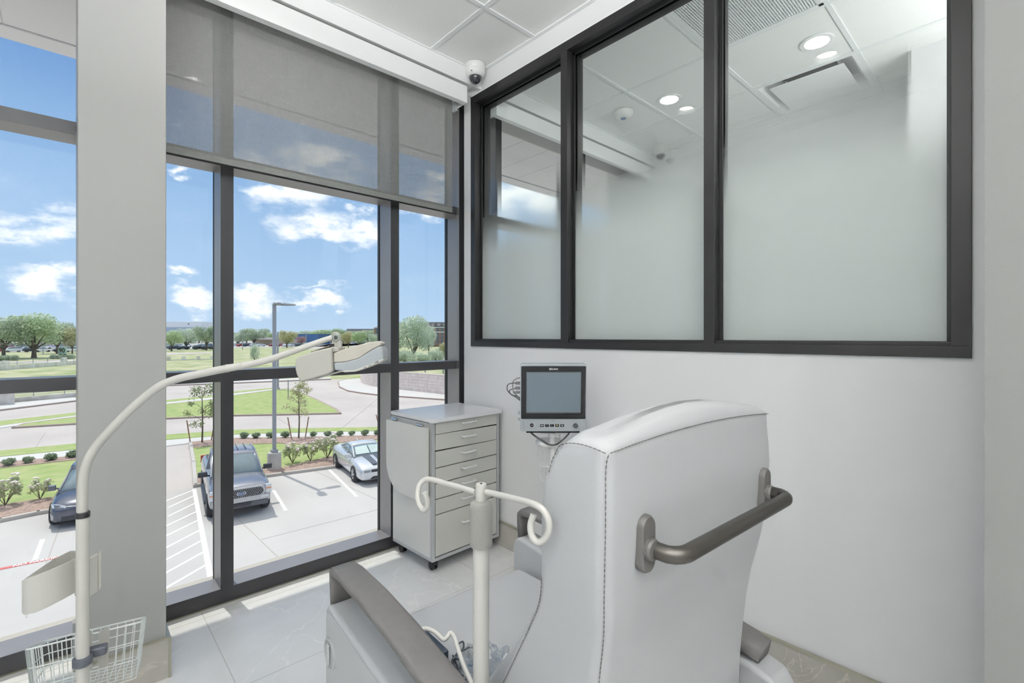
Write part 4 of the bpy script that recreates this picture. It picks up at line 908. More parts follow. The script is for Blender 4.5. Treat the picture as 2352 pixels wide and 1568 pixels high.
# =================================================================== VEHICLES
M_TIRE = mat('tire_rubber', C(52, 52, 54), .8, nscale=30, noise=.1); M_RIM = mat('alloy_rim', C(190, 192, 196), .3, .7); M_CGL = mat('car_glass', C(120, 138, 146), .08, coat=1, nscale=2, noise=.2)
M_CHR = mat('chrome_trim', C(215, 217, 220), .15, .9); M_DGR = mat('dark_grille', C(58, 62, 70), .4, nscale=40, noise=.3); M_HL = mat('headlight_glass', C(214, 218, 222), .1, .2, coat=1)
M_SHD = mat('windshield_sunshade', C(196, 212, 210), .5, .1)
def car(name, label, paint, st, gh, wheels, wr, cat='car', far=False, roof_rails=False):
    r = empty(name, (0, 0, 0), 0, label, cat)
    rings = []
    for (x, w, zb, zs, zm) in st:
        h = zs - zb
        half = [(w*.9, zb), (w*.985, zb+.12*h), (w, zb+.45*h), (w*.985, zb+.8*h), (w*.93, zs), (w*.6, zm)]
        rings.append([(x, -a, z) for a, z in half] + [(x, 0, zm+.015)] + [(x, a, z) for a, z in reversed(half)])
    MB().loft(rings).build('body', paint, r, smooth='all', sub=0 if far else 1)
    rg = []
    for (x, wb, zb, wt, zt) in gh:
        rg.append([(x, -wb, zb), (x, -(wb*.5+wt*.5), (zb+zt)/2), (x, -wt, zt), (x, -wt*.6, zt+.03), (x, 0, zt+.04), (x, wt*.6, zt+.03), (x, wt, zt), (x, (wb*.5+wt*.5), (zb+zt)/2), (x, wb, zb)])
    MB().loft(rg).build('windows', M_CGL, r, smooth='all', sub=0)
    # roof skin and pillars over the glass
    tops = [g for g in gh if g[4] > max(q[4] for q in gh)-.14]
    rf = [[(x, -wt-.012, zt-.02), (x, -wt*.9, zt+.02), (x, -wt*.6, zt+.045), (x, 0, zt+.056), (x, wt*.6, zt+.045), (x, wt*.9, zt+.02), (x, wt+.012, zt-.02)] for (x, wb, zb, wt, zt) in tops]
    b = MB().loft(rf)
    b.build('roof', paint, r, smooth='all')
    b = MB()
    for s in (-1, 1):
        b.tube([(x, s*(wt+.006), zt+.0) for (x, wb, zb, wt, zt) in gh], .035, 6)
    g0 = gh[len(gh)//2]
    for s in (-1, 1): b.tube([(g0[0], s*(g0[1]+.005), g0[2]), (g0[0], s*(g0[3]+.006), g0[4])], .035, 6)
    b.build('pillars', paint, r, smooth=True)
    for (x, w) in wheels:
        for s in (-1, 1):
            wh = MB().lathe((x, s*w, wr), [(wr*.6, -.11), (wr*.93, -.12), (wr, -.08), (wr, .08), (wr*.93, .115), (wr*.66, .12), (wr*.64, .08)], 24, ax=(0, s, 0)).build('wheel', M_TIRE, r, smooth=True)
            if not far:
                m_ = MB()
                for k in range(5): a = k*1.2566; m_.obox((x+math.cos(a)*wr*.33, s*(w+.1), wr+math.sin(a)*wr*.33), Vector((math.cos(a), 0, math.sin(a)))*wr*.32, Vector((-math.sin(a), 0, math.cos(a)))*wr*.09, (0, .012, 0))
                m_.lathe((x, s*(w+.075), wr), [(wr*.66, 0), (wr*.66, .03), (wr*.6, .03), (wr*.58, 0)], 24, ax=(0, s, 0)).lathe((x, s*(w+.07), wr), [(wr*.12, 0), (wr*.12, .05)], 12, ax=(0, s, 0)); m_.build('rim', M_RIM, wh)
                MB().lathe((x, s*(w-.06), wr+.02), [(wr*1.13, -.1), (wr*1.13, .095)], 28, ax=(0, s, 0)).build('wheel_arch', M_DGR, r)
    return r
def mirror(r, x, w, z, m, L=.24):
    for s in (-1, 1): MB().obox((x, s*(w+.07), z), (.07, 0, 0), (0, L*.5, 0), (0, 0, .09)).tube([(x, s*(w-.16), z-.08), (x, s*(w+.0), z-.02)], .035, 6).build('side_mirror', m, r, bevel=.03)
# pickup
P_GREY = mat('grey_metallic_paint', C(150, 152, 162), .25, .5, noise=.03, coat=.6)
tk = car('pickup_truck', 'grey crew cab pickup truck parked nose to the building behind the first window mullion', P_GREY,
 [(2.93, .84, .52, .86, .9), (2.9, .93, .42, 1.0, 1.06), (2.75, .985, .4, 1.12, 1.17), (2.0, 1.0, .42, 1.18, 1.24), (1.45, 1.0, .42, 1.2, 1.28), (.2, 1.0, .4, 1.22, 1.26), (-1.1, 1.0, .42, 1.24, 1.26), (-2.0, 1.0, .45, 1.26, 1.2), (-2.85, .99, .5, 1.26, 1.2), (-2.93, .95, .55, 1.22, 1.18)],
 [(1.5, .86, 1.2, .84, 1.26), (1.15, .86, 1.2, .8, 1.5), (.72, .87, 1.2, .74, 1.8), (.5, .87, 1.2, .73, 1.87), (-.2, .88, 1.2, .73, 1.9), (-.95, .87, 1.2, .72, 1.87), (-1.15, .84, 1.2, .7, 1.7), (-1.25, .82, 1.2, .68, 1.28)],
 [(1.95, .9), (-1.75, .9)], .41, 'truck')
m_ = MB()
for s in (-1, 1): m_.obox((2.87, 0, .5), (.07, 0, 0), (0, .93, 0), (0, 0, .11))
MB().obox((2.9, 0, .66), (.07, 0, 0), (0, .9, 0), (0, 0, .10)).build('front_bumper', mat('bumper_silver', C(190, 192, 196), .3, .5), tk, bevel=.04)
MB().obox((2.9, 0, .47), (.05, 0, 0), (0, .86, 0), (0, 0, .09)).build('lower_valance', mat('dark_valance', C(96, 99, 106), .5), tk, bevel=.03)
MB().obox((2.955, -.02, .5), (.02, 0, 0), (0, .33, 0), (0, 0, .05)).build('plate_recess', M_DGR, tk)
ov = [(2.93, y, .9+z) for y, z in rrect(1.42, .30, .13, 5)]
g = MB().prism(ov, (.035, 0, 0)); g.build('grille', M_DGR, tk)
g = MB()
for i in range(22):
    for j in range(5): yy, zz = -.63+i*.06+(.03 if j % 2 else 0), .79+j*.055; g.box((2.966, yy-.012, zz-.008), (2.972, yy+.012, zz+.008))
g.build('grille_studs', M_CHR, tk, kind='stuff')
g = MB().loft([[(2.945, y, .9+z) for y, z in rrect(1.56, .42, .18, 5)], [(2.975, y, .9+z) for y, z in rrect(1.5, .37, .16, 5)], [(2.975, y, .9+z) for y, z in rrect(1.40, .29, .13, 5)], [(2.945, y, .9+z) for y, z in rrect(1.4, .29, .13, 5)]], cap=False).build('grille_surround', mat('bumper_silver', C(190, 192, 196), .3, .5), tk, smooth=True)
for s in (-1, 1):
    MB().obox((2.9, s*.87, .93), (.05, 0, 0), (0, .10, 0), (0, 0, .17)).build('headlight', M_HL, tk, bevel=.03)
    MB().obox((2.952, s*.87, .95), (.004, 0, 0), (0, .095, 0), (0, 0, .022)).build('turn_signal', mat('amber_lens', C(226, 150, 110), .3), tk)
    MB().obox((2.95, s*.74, .68), (.03, 0, 0), (0, .13, 0), (0, 0, .045)).build('fog_lamp', M_HL, tk, bevel=.02)
    MB().obox((-2.9, s*.9, 1.05), (.04, 0, 0), (0, .09, 0), (0, 0, .16)).build('tail_light', mat('tail_red', C(200, 70, 60), .3), tk, bevel=.02)
    for k in range(3): pass
    MB().obox((.4, s*1.02, .42), (1.4, 0, 0), (0, .06, 0), (0, 0, .03)).build('running_board', M_DGR, tk, bevel=.01)
for k in (-.42, -.14, .14, .42): MB().obox((-.2, k, 1.962), (.62, 0, 0), (0, .012, 0), (0, 0, .006)).build('roof_rib', M_DGR, tk)
MB().obox((-1.98, 0, 1.215), (.82, 0, 0), (0, .8, 0), (0, 0, .03)).build('bed_opening', mat('bed_opening_shade', C(70, 72, 76), .7), tk)  # dark slab stands for the shaded opening of the truck bed
MB().tube([(1.42, -.5, 1.33), (1.36, -.1, 1.36), (1.3, .1, 1.38)], .012, 6).build('wiper', M_GASKET, tk); MB().tube([(1.42, .6, 1.32), (1.36, .3, 1.36), (1.3, .05, 1.38)], .012, 6).build('wiper', M_GASKET, tk)
MB().lathe((2.965, 0, .9), [(.115, 0), (.115, .015), (.1, .018)], 28, ax=(1, 0, 0)).build('badge_rim', M_CHR, tk)
o = MB().lathe((2.97, 0, .9), [(.1, 0), (.1, .018)], 28, ax=(1, 0, 0)).build('badge', mat('badge_blue', C(92, 110, 150), .3), tk)
text_mesh('badge_script', 'Ford', .085, M_CHR, frame((2.989, 0, .9), (0, 1, 0), (0, 0, 1)), tk, squash=1.15, ext=.002)
for o in tk.children:
    if o.name.startswith('badge'): o.scale = (1, 1.3, .68) if not o.name.startswith('badge_script') else (1, 1, 1); o.location = (0, 0, .9*.32) if not o.name.startswith('badge_script') else (0, 0, 0)
mirror(tk, 1.2, 1.02, 1.33, mat('mirror_dark', C(58, 60, 68), .4), .3)
H75 = R(-7.5); dh = Vector((math.cos(H75), math.sin(H75), 0))
tk.rotation_euler.z = H75; tk.location = Vector((-19.15, 4.52, ZG+.02)) - dh*2.93
# silver coupe
P_SIL = mat('silver_paint', C(222, 224, 228), .25, .35, noise=.02, coat=.6)
cm = car('coupe_car', 'silver sports coupe with two dark hood stripes parked right of the lamp', P_SIL,
 [(2.42, .74, .26, .56, .6), (2.36, .88, .2, .72, .74), (2.1, .93, .18, .80, .84), (1.4, .96, .2, .90, .95), (.9, .95, .2, .93, 1.0), (0, .93, .18, .95, .98), (-.7, .93, .2, .97, .98), (-1.4, .97, .2, 1.03, 1.02), (-2.1, .95, .25, 1.0, 1.04), (-2.38, .84, .35, .88, .95)],
 [(1.0, .8, .9, .76, .98), (.6, .78, .9, .68, 1.16), (.15, .78, .9, .6, 1.31), (-.1, .78, .9, .59, 1.34), (-.6, .78, .9, .58, 1.33), (-1.0, .76, .9, .56, 1.24), (-1.6, .74, .9, .6, 1.05)],
 [(1.45, .86), (-1.4, .87)], .36)
for s in (-1, 1):
    MB().prism([(1.02, s*.1, 1.012), (1.02, s*.42, .996), (2.2, s*.3, .845), (2.2, s*.08, .86)], (0, 0, .012)).build('hood_stripe', mat('stripe_dark', C(92, 98, 110), .4), cm)
    MB().obox((2.37, s*.62, .62), (.05, 0, 0), (0, .13, 0), (0, 0, .055)).build('headlight', mat('headlight_dim', C(150, 156, 160), .2, .3), cm, bevel=.02)
    MB().lathe((2.38, s*.62, .38), [(.075, 0), (.07, .03), (.03, .035)], 16, ax=(1, 0, 0)).build('fog_lamp', M_HL, cm)
MB().obox((2.405, 0, .62), (.03, 0, 0), (0, .44, 0), (0, 0, .055)).build('grille', M_DGR, cm, bevel=.01)
MB().prism([(2.40, -.5, .26), (2.40, .5, .26), (2.42, .38, .37), (2.42, -.38, .37)], (.02, 0, 0)).build('lower_intake', M_DGR, cm)
for s in (-1, 1): MB().prism([(.93, s*.03, 1.05), (.93, s*.66, 1.05), (.42, s*.56, 1.28), (.42, s*.03, 1.32)], (.02, 0, .025)).build('sunshade', M_SHD, cm)
MB().tube([(-1.0, 0, 1.3), (-1.06, 0, 1.42)], [.05, .012], 6).build('antenna_fin', P_SIL, cm)
mirror(cm, .75, .93, 1.02, P_SIL, .2)
cm.rotation_euler.z = H75; cm.location = Vector((-19.55, 10.15, ZG+.02)) - dh*2.4
# dark sedan
P_BLK = mat('dark_blue_grey_paint', C(84, 88, 104), .18, .4, noise=.04, coat=1)
ts = car('sedan_car', 'dark metallic electric car parked left of the pillar behind the stand pole', P_BLK,
 [(2.5, .7, .3, .55, .6), (2.45, .86, .22, .68, .72), (2.2, .96, .2, .8, .86), (1.6, 1.0, .2, .94, 1.0), (1.1, 1.0, .2, 1.0, 1.06), (0, 1.0, .2, 1.04, 1.08), (-1.5, 1.0, .2, 1.1, 1.12), (-2.2, .96, .3, 1.08, 1.14), (-2.5, .82, .42, .95, 1.05)],
 [(1.35, .84, .95, .82, 1.04), (.9, .84, .95, .74, 1.28), (.35, .84, .95, .66, 1.52), (0, .85, .95, .65, 1.6), (-.6, .85, .95, .64, 1.62), (-1.3, .82, .95, .62, 1.5), (-2.2, .8, .95, .62, 1.2)],
 [(1.6, .9), (-1.4, .9)], .37)
for s in (-1, 1):
    MB().prism([(2.43, s*.5, .70), (2.30, s*.86, .72), (2.1, s*.93, .80), (2.25, s*.78, .82), (2.41, s*.52, .76)], (.02, 0, -.02)).build('headlight', M_HL, ts, bevel=.01)
    MB().obox((2.38, s*.8, .42), (.05, 0, 0), (0, .09, 0), (0, 0, .07)).build('bumper_vent', mat('bumper_silver', C(190, 192, 196), .3, .5), ts, bevel=.01)
MB().tube([(2.40, -.52, .72), (2.475, -.2, .71), (2.50, -.08, .72), (2.505, 0, .70), (2.50, .08, .72), (2.475, .2, .71), (2.40, .52, .72)], .012, 8).build('chrome_nose_line', M_CHR, ts)
MB().obox((2.49, 0, .36), (.03, 0, 0), (0, .62, 0), (0, 0, .06)).build('lower_intake', M_DGR, ts, bevel=.02)
e_ = MB().prism([(2.515, -.045, .785), (2.515, -.02, .80), (2.515, .02, .80), (2.515, .045, .785), (2.515, .04, .77), (2.515, .015, .778), (2.517, 0, .70), (2.515, -.015, .778), (2.515, -.04, .77)], (.012, 0, 0)); e_.build('emblem', M_CHR, ts)
mirror(ts, .95, 1.0, 1.08, P_BLK, .2)
ts.rotation_euler.z = H75; ts.location = Vector((-22.05, .42, ZG+.02)) - dh*2.5
# far parked cars
fst = [(2.3, .78, .3, .7, .72), (2.15, .88, .25, .82, .86), (1.1, .9, .25, .95, 1.0), (-1.8, .9, .25, 1.0, 1.02), (-2.3, .8, .35, .92, .98)]
fgh = [(1.2, .78, .9, .74, 1.0), (.5, .78, .9, .64, 1.42), (-.9, .78, .9, .63, 1.45), (-1.7, .76, .9, .66, 1.05)]
ssh = [(x, w*1.04, z0, z1+.15, z2+.15) for x, w, z0, z1, z2 in fst]; sgh = [(1.3, .8, 1.05, .78, 1.15), (.7, .8, 1.05, .7, 1.65), (-1.9, .8, 1.05, .7, 1.68), (-2.2, .78, 1.05, .7, 1.2)]
cols = {'white': C(238, 238, 240), 'silver': C(196, 200, 206), 'dark': C(66, 70, 80), 'black': C(44, 48, 58), 'red': C(176, 60, 60), 'blue': C(70, 92, 130)}
fp = {}
for nm, c in cols.items():
    p_ = mat(nm+'_far_paint', c, .3, .1, coat=.5)
    fp[nm, 0] = car('parked_car', '', p_, fst, fgh, [(1.4, .82), (-1.4, .82)], .33, far=True); fp[nm, 1] = car('parked_suv', '', p_, ssh, sgh, [(1.4, .82), (-1.4, .82)], .36, far=True)
rc = random.Random(21); fused = set()
def fcar(cx_, by, nm, sh, lab, grp, ang=0):
    d = (EYE-ZF)/((by-HOR)/F_PX); p = at_d(cx_, by, d); p.z = ZF+.05; pr_ = fp[nm, sh]
    o = pr_ if (nm, sh) not in fused else copy_tree(pr_)
    fused.add((nm, sh)); o.location = p; o.rotation_euler = (0, 0, YAW + ang); tag(o, lab % nm, 'car', grp)
rows = [(-40, 178, 808.5, 13.5, 'left'), (-40, 178, 801, 12, 'left'), (-40, 178, 795.5, 10, 'left'), (382, 490, 802.5, 21, 'mid'), (382, 490, 797, 17, 'mid'), (540, 640, 795.5, 25, 'right'), (645, 730, 795.5, 20, 'right'), (800, 870, 791, 16, 'right')]
txt = {'left': 'distant %s car in the crowded lot left of the pillar', 'mid': 'distant %s car parked under the trees right of the pillar', 'right': 'distant %s car parked beyond the grassy bank near the lamp pole'}
for (x0, x1, y, stp, z) in rows:
    x = x0
    while x < x1:
        nm = rc.choice(['black', 'dark', 'black', 'silver'] if (z == 'mid' and y > 800) else ['white', 'white', 'silver', 'dark', 'white', 'black', 'red', 'blue', 'silver'] if rc.random() < .9 else ['white'])
        fcar(x, y, nm, rc.randint(0, 1), txt[z], '%s cars in the far lot, %s' % (nm, {'left': 'left of the pillar', 'mid': 'right of the pillar', 'right': 'beyond the bank'}[z]), rc.choice([R(58), R(238)]))
        x += 3.3/((EYE-ZF)/((y-HOR)/F_PX))*F_PX*rc.choice([1, 1, 1, 2])
for k in list(fp):
    if k not in fused:
        for ch in list(fp[k].children): bpy.data.objects.remove(ch)
        bpy.data.objects.remove(fp[k])

# =================================================================== INDOOR OBJECTS
# ------------------------------------------------------------------ mobile drawer cabinet
M_CAB = mat('cabinet_laminate', C(196, 196, 190), .42, noise=.02, nscale=4); M_CABW = mat('cabinet_side_laminate', C(214, 214, 210), .4, noise=.02, nscale=4)
M_EDGE = mat('cabinet_edge_grey', C(176, 178, 180), .45); M_ALU = mat('brushed_aluminium', C(228, 230, 230), .4, .35)
cA = Vector((-2.222, 1.455, 0)); cU = Vector((.0, 1, 0)); 
Mc = Matrix.Translation(cA) @ Matrix.Rotation(R(2.2), 4, 'Z')     # local: x towards room (front at 0), y along the drawers
CW, CD, CZ, CT = .498, .405, .068, .852
cb = empty('drawer_cabinet', tuple(Mc @ Vector((-.2, .25, 0))), 0, 'pale grey rolling drawer cabinet with seven drawers in the window corner', 'cabinet')
def L_(M): return MB(M)
L_(Mc).box((-CD, .0, CZ+.018), (-.02, .018, CT-.024)).build('side_panel', M_CABW, cb, bevel=.001)
L_(Mc).box((-CD, CW-.018, CZ+.018), (-.02, CW, CT-.024)).build('side_panel', M_CAB, cb, bevel=.001)
L_(Mc).box((-CD, .0, CZ), (.0, CW, CZ+.018)).build('bottom_panel', M_EDGE, cb, bevel=.001)
L_(Mc).box((-CD, .018, CZ+.018), (-CD+.012, CW-.018, CT-.024)).build('back_panel', M_CAB, cb)
L_(Mc).box((-.02, 0, CZ+.018), (0, .018, CT-.024)).box((-.02, CW-.018, CZ+.018), (0, CW, CT-.024)).build('front_edge', M_EDGE, cb, bevel=.001)
tp = [(x, y, CT-.022) for x, y in rrect(CD+.035, CW+.022, .012, 4, -CD/2+.006, CW/2)]
L_(Mc).prism(tp, (0, 0, .022)).build('top', mat('cabinet_top', C(222, 223, 226), .3), cb, bevel=.002)
hs = [.062, .086, .086, .080, .080, .080, .222]; tot = CT-.024-(CZ+.018); kf = (tot-.004*8)/sum(hs); z = CT-.026
M_HAND = M_ALU
for i, h in enumerate(hs):
    h *= kf; tilt = (R(-.9) if i == 1 else 0)
    Md = Mc @ Matrix.Translation((0, CW/2, z-h/2)) @ Matrix.Rotation(tilt, 4, 'X')
    wd = CW-.044
    dr = L_(Md).box((-.018, -wd/2, -h/2+.0015), (.001 if i else .004, wd/2, h/2)).box((-CD+.03, -wd/2+.02, -h/2+.01), (-.018, wd/2-.02, h/2-.02)).build('drawer', M_CAB, cb, bevel=.0012)
    zh = .012 if i < 6 else .035
    L_(Md).tube(smooth_path([(0, -.046, zh), (.018, -.046, zh), (.024, -.040, zh), (.024, .040, zh), (.018, .046, zh), (0, .046, zh)], 4), .0048, 8).build('handle', M_ALU, dr, smooth=True)
    z -= h + .004
# fold-down side leaf with rounded lower corner
yl = -.034
ol = [(-.012, CT-.05), (-CD-.02, CT-.05), (-CD-.02, CT-.30)] + [(-CD-.02+.17*(1-math.cos(R(a))), CT-.30-.16*math.sin(R(a))) for a in (15, 35, 55, 75, 90)] + [(-.012, CT-.46)]
lf = L_(Mc).prism([(x, yl, z) for x, z in ol], (0, .02, 0)).build('drop_leaf', M_CABW, cb, bevel=.0015)
for x in (-.09, -CD+.05): L_(Mc).cyl((x-.03, yl+.012, CT-.042), (x+.03, yl+.012, CT-.042), .006, n=10).box((x-.03, yl+.012, CT-.046), (x+.03, .0, CT-.039)).build('hinge', M_CHR, cb)
L_(Mc).box((-.032, -.012, CT-.052), (-CD, -.0005, CT-.026)).build('leaf_rail', M_EDGE, cb)
M_BLKP = mat('black_plastic', C(30, 30, 32), .4); 
for (x, y) in ((-.045, .045), (-.045, CW-.045), (-CD+.05, .045), (-CD+.05, CW-.045)):
    c_ = L_(Mc).lathe((x, y, CZ-.006), [(.018, 0), (.018, .006)], 14).lathe((x, y, CZ-.022), [(.011, 0), (.013, .016)], 14).box((x-.02, y-.012, CZ-.036), (x+.02, y+.012, CZ-.018)).build('caster', M_BLKP, cb, bevel=.002)
    for s in (-.011, .011): L_(Mc).lathe((x-.01, y+s-.004, .0235), [(.0235, 0), (.0235, .008)], 22, ax=(0, 1, 0)).lathe((x-.01, y+s-.0045, .0235), [(.011, 0), (.011, .0092)], 14, ax=(0, 1, 0)).build('wheel', M_GASKET, c_, smooth=True)

# ------------------------------------------------------------------ patient monitor on a roll stand
dM = 2.22; MO = at_d(1271, 913.5, dM); ex = Vector((CY, SY, 0)); en = Vector((SY, -CY, 0))   # en faces the camera
tilt_ = R(-4); ez = Vector((0, 0, 1)) * math.cos(tilt_) + en*math.sin(tilt_)*-1
Mm = frame(MO, ex, ez); k = dM/F_PX
M_MONG = mat('monitor_grey', C(176, 182, 186), .4, .15); M_BEZ = mat('monitor_bezel_black', C(26, 27, 30), .25, coat=.3)
mn = empty('patient_monitor', MO - Vector((0, 0, .16)), 0, 'grey patient monitor with a dark bezel and blank screen on a white roll stand', 'monitor')
w2, h2 = 76*k, 78.5*k
MB(Mm).prism([(x, y, 0) for x, y in rrect(2*w2, 2*h2, .012, 4)], (0, 0, -.045)).build('housing', M_MONG, mn, bevel=.003)
MB(Mm).prism([(x, y, -.045) for x, y in rrect(2*w2-.03, 2*h2-.03, .02, 4)], (0, 0, -.07)).build('rear_housing', mat('monitor_back', C(196, 198, 198), .5), mn, bevel=.006)
MB(Mm).prism([(x, y, .0) for x, y in rrect(2*w2-4.4*k, 122*k, .004, 3, 0, 12.3*k)], (0, 0, .002)).build('bezel', M_BEZ, mn)
scr = MB(Mm).prism([(x, y, .002) for x, y in rrect(124*k, 93*k, .002, 2, .4*k, 13*k)], (0, 0, .0008)).build('screen', mat('blank_screen', C(112, 124, 134), .16, .0, coat=.5, noise=.02), mn)
MB(Mm).loft([[(x, y, .002) for x, y in rrect(126.5*k, 96.5*k, .003, 2, .4*k, 12.4*k)], [(x, y, .0036) for x, y in rrect(126.5*k, 96.5*k, .003, 2, .4*k, 12.4*k)], [(x, y, .0036) for x, y in rrect(124*k, 93*k, .002, 2, .4*k, 13*k)], [(x, y, .002) for x, y in rrect(124*k, 93*k, .002, 2, .4*k, 13*k)]], cap=False).build('screen_rim', mat('screen_rim', C(60, 58, 58), .3), mn)
M_LET = mat('white_lettering', C(232, 232, 232), .5)
text_mesh('brand_lettering', 'EDAN', 5.6*k, M_LET, Mm @ Matrix.Translation((0, 66.5*k, .0025)), mn, squash=1.35, bold=.0002)
text_mesh('type_lettering', 'X12s', 3.2*k, mat('grey_lettering', C(110, 114, 118), .5), Mm @ Matrix.Translation((-0.5*k, -54*k, .0005)), mn, squash=1.2)
MB(Mm).lathe((-49.5*k, -63.5*k, 0), [(4.3*k, 0), (4*k, .003)], 24, ax=(0, 0, 1)).build('power_button', M_BEZ, mn, smooth=True)
text_mesh('power_symbol', 'o/o', 3.4*k, M_LET, Mm @ Matrix.Translation((-49.5*k, -63.3*k, .0035)), mn)
for i, tx in enumerate(('ᴥ', '', '', '', '')):
    x = (-25.8+11.6*i)*k
    bt = MB(Mm).prism([(a, b_, 0) for a, b_ in rrect(8.4*k, 5.6*k, .001, 2, x, -64.3*k)], (0, 0, .0015)).build('key', M_BEZ, mn)
    g = MB(Mm)
    if i == 0: g.box((x-2.8*k, -65.2*k, .0015), (x-.4*k, -63.4*k, .0019)).box((x+.3*k, -65.2*k, .0015), (x+2.8*k, -63.4*k, .0019))
    elif i == 1: g.prism([(x-2*k, -63*k, .0015), (x, -65.4*k, .0015), (x, -63.4*k, .0015)], (0, 0, .0004)).box((x+.6*k, -63.6*k, .0015), (x+2*k, -63*k, .0019))
    elif i == 2: g.box((x-1.4*k, -65.4*k, .0015), (x-.8*k, -63*k, .0019)).box((x-.8*k, -65.4*k, .0015), (x+1.2*k, -65*k, .0019))
    elif i == 3: g.box((x-2.2*k, -65.4*k, .0015), (x-.5*k, -63*k, .0019)).box((x+.2*k, -65.4*k, .0015), (x+2*k, -63*k, .0019))
    else: g.box((x-1.8*k, -65.2*k, .0015), (x+1.8*k, -63.4*k, .0019))
    g.build('key_symbol', M_LET if i != 3 else mat('amber_symbol', C(224, 200, 140), .5), bt)
MB(Mm).lathe((51.5*k, -64.5*k, 0), [(5.6*k, 0), (5.4*k, .008), (4.8*k, .011)], 28, ax=(0, 0, 1)).build('rotary_knob', mat('knob_grey', C(66, 70, 74), .5), mn, smooth=True)
for i in range(3): MB(Mm).box((-41.5*k, (-61.3-2.2*i)*k, 0), (-40.6*k, (-60.4-2.2*i)*k, .0006)).build('indicator', M_ALU, mn)
M_CON = mat('grey_connector', C(120, 124, 128), .5); M_CBL = mat('grey_cable', C(122, 124, 118), .5); M_CBLK = mat('dark_cable', C(44, 46, 50), .5)
for (y, h) in ((30, 7), (18, 7), (8, 5.5)):
    MB(Mm).prism([(x, yy, -.06) for x, yy in rrect(13*k, h*k, .003, 3, -w2-4.5*k, y*k)], (0, 0, .012)).build('connector', M_CON, mn, bevel=.002)
for y in (-38, -42, -53, -57): MB(Mm).cyl((-w2, y*k, -.05), (-w2-4.5*k, y*k, -.05), 2.4*k, n=12).build('socket', M_MONG, mn)
def cab(pts, r, m, nm='cable'): MB(Mm).tube(smooth_path([(x*k, y*k, z) for x, y, z in pts], 6), r, 8).build(nm, m, mn, smooth=True)
cab([(-86, 30, -.05), (-95, 30, -.05), (-105, 26, -.05), (-106, 14, -.05), (-96, 3, -.05), (-84, -1, -.05), (-76, -6, -.06)], .0022, M_CBLK)
cab([(-76, 42, -.06), (-84, 40, -.06), (-92, 34, -.055), (-93, 20, -.05), (-90, 8, -.045), (-76, -8, -.06)], .0026, M_CBL)
cab([(-86, 18, -.05), (-94, 16, -.05), (-101, 12, -.05), (-98, 4, -.05), (-88, -2, -.05), (-76, -12, -.06)], .0022, M_CBLK)
cab([(-84, 8, -.05), (-92, 9, -.05), (-86, 2, -.05), (-76, -9, -.06)], .0018, M_CBL)
cab([(-55, -80, -.03), (-44, -91, -.03), (-26, -102, -.025), (-8, -109, -.0), (6, -109, 0), (20, -104, -.02), (36, -90, -.03), (42, -80, -.04)], .0042, M_CBLK, 'power_cable')
# roll stand
BZ = MO - en*.06; px_, py_ = BZ.x, BZ.y
M_WST = mat('white_powder_coat', C(228, 229, 228), .35, noise=.01)
st = empty('roll_stand', (px_, py_, 0), 0, 'white roll stand with wire basket carrying the patient monitor', 'stand')
zt = MO.z - h2
MB(Mm).box((-62*k, -h2-4.5*k, -.10), (62*k, -h2-1*k, -.01)).build('mount_plate', M_BEZ, st, bevel=.001)
MB(Mm).box((-36*k, -h2-8*k, -.09), (38*k, -h2-4.5*k, -.03)).box((-28*k, -h2-10*k, -.085), (30*k, -h2-8*k, -.035)).build('slide_plate', M_WST, st, bevel=.001)
MB().cyl((px_, py_, zt-.032), (px_, py_, zt-.012), .021).build('clamp_head', M_WST, st, bevel=.002)
MB().cyl((px_, py_, .09), (px_, py_, zt-.02), .0125, n=24).build('pole', M_WST, st, smooth=True)
MB(Mm).cyl((14*k, -h2-12*k, -.05), (20*k, -h2-12*k, -.05), .008).tube([(15*k, -h2-14*k, -.05), (20*k, -h2-24*k, -.05)], .003, 8).build('release_lever', M_ALU, st)
# small handle and basket
zb = zt-.115; o = Vector((px_, py_, 0))
def off_(a, b_, z): v = o + ex*a + en*b_; return (v.x, v.y, z)
MB().tube(smooth_path([off_(.012, -.005, zb+.035), off_(-.03, .02, zb+.045), off_(-.055, .012, zb+.05), off_(-.065, -.05, zb+.05), off_(-.03, -.10, zb+.045), off_(.05, -.10, zb+.045)], 6), .012, 12).build('push_handle', M_WST, st, smooth=True)
g = MB()
for zz, inset in ((zb+.02, 0), (zb-.06, .004), (zb-.13, .008)):
    q = [off_(-.062+inset, .0, zz), off_(.075-inset, .0, zz), off_(.075-inset, -.11+inset, zz), off_(-.062+inset, -.11+inset, zz)]; g.tube(q, .0017, 6, closed=True)
for i in range(12):
    a = -.058 + .0118*i; g.tube([off_(a, 0, zb+.02), off_(a*.95, -.004, zb-.13), off_(a*.95, -.106, zb-.13), off_(a, -.11, zb+.02)], .0011, 5)
for i in range(1, 8):
    b_ = -.11*i/8; g.tube([off_(-.062, b_, zb+.02), off_(-.055, b_, zb-.13), off_(.066, b_, zb-.13), off_(.075, b_, zb+.02)], .0011, 5)
g.build('wire_basket', M_WST, st)
MB().lathe((px_, py_, .075), [(.035, 0), (.04, .01), (.022, .03), (.016, .05)], 24).build('hub', M_WST, st, smooth=True)
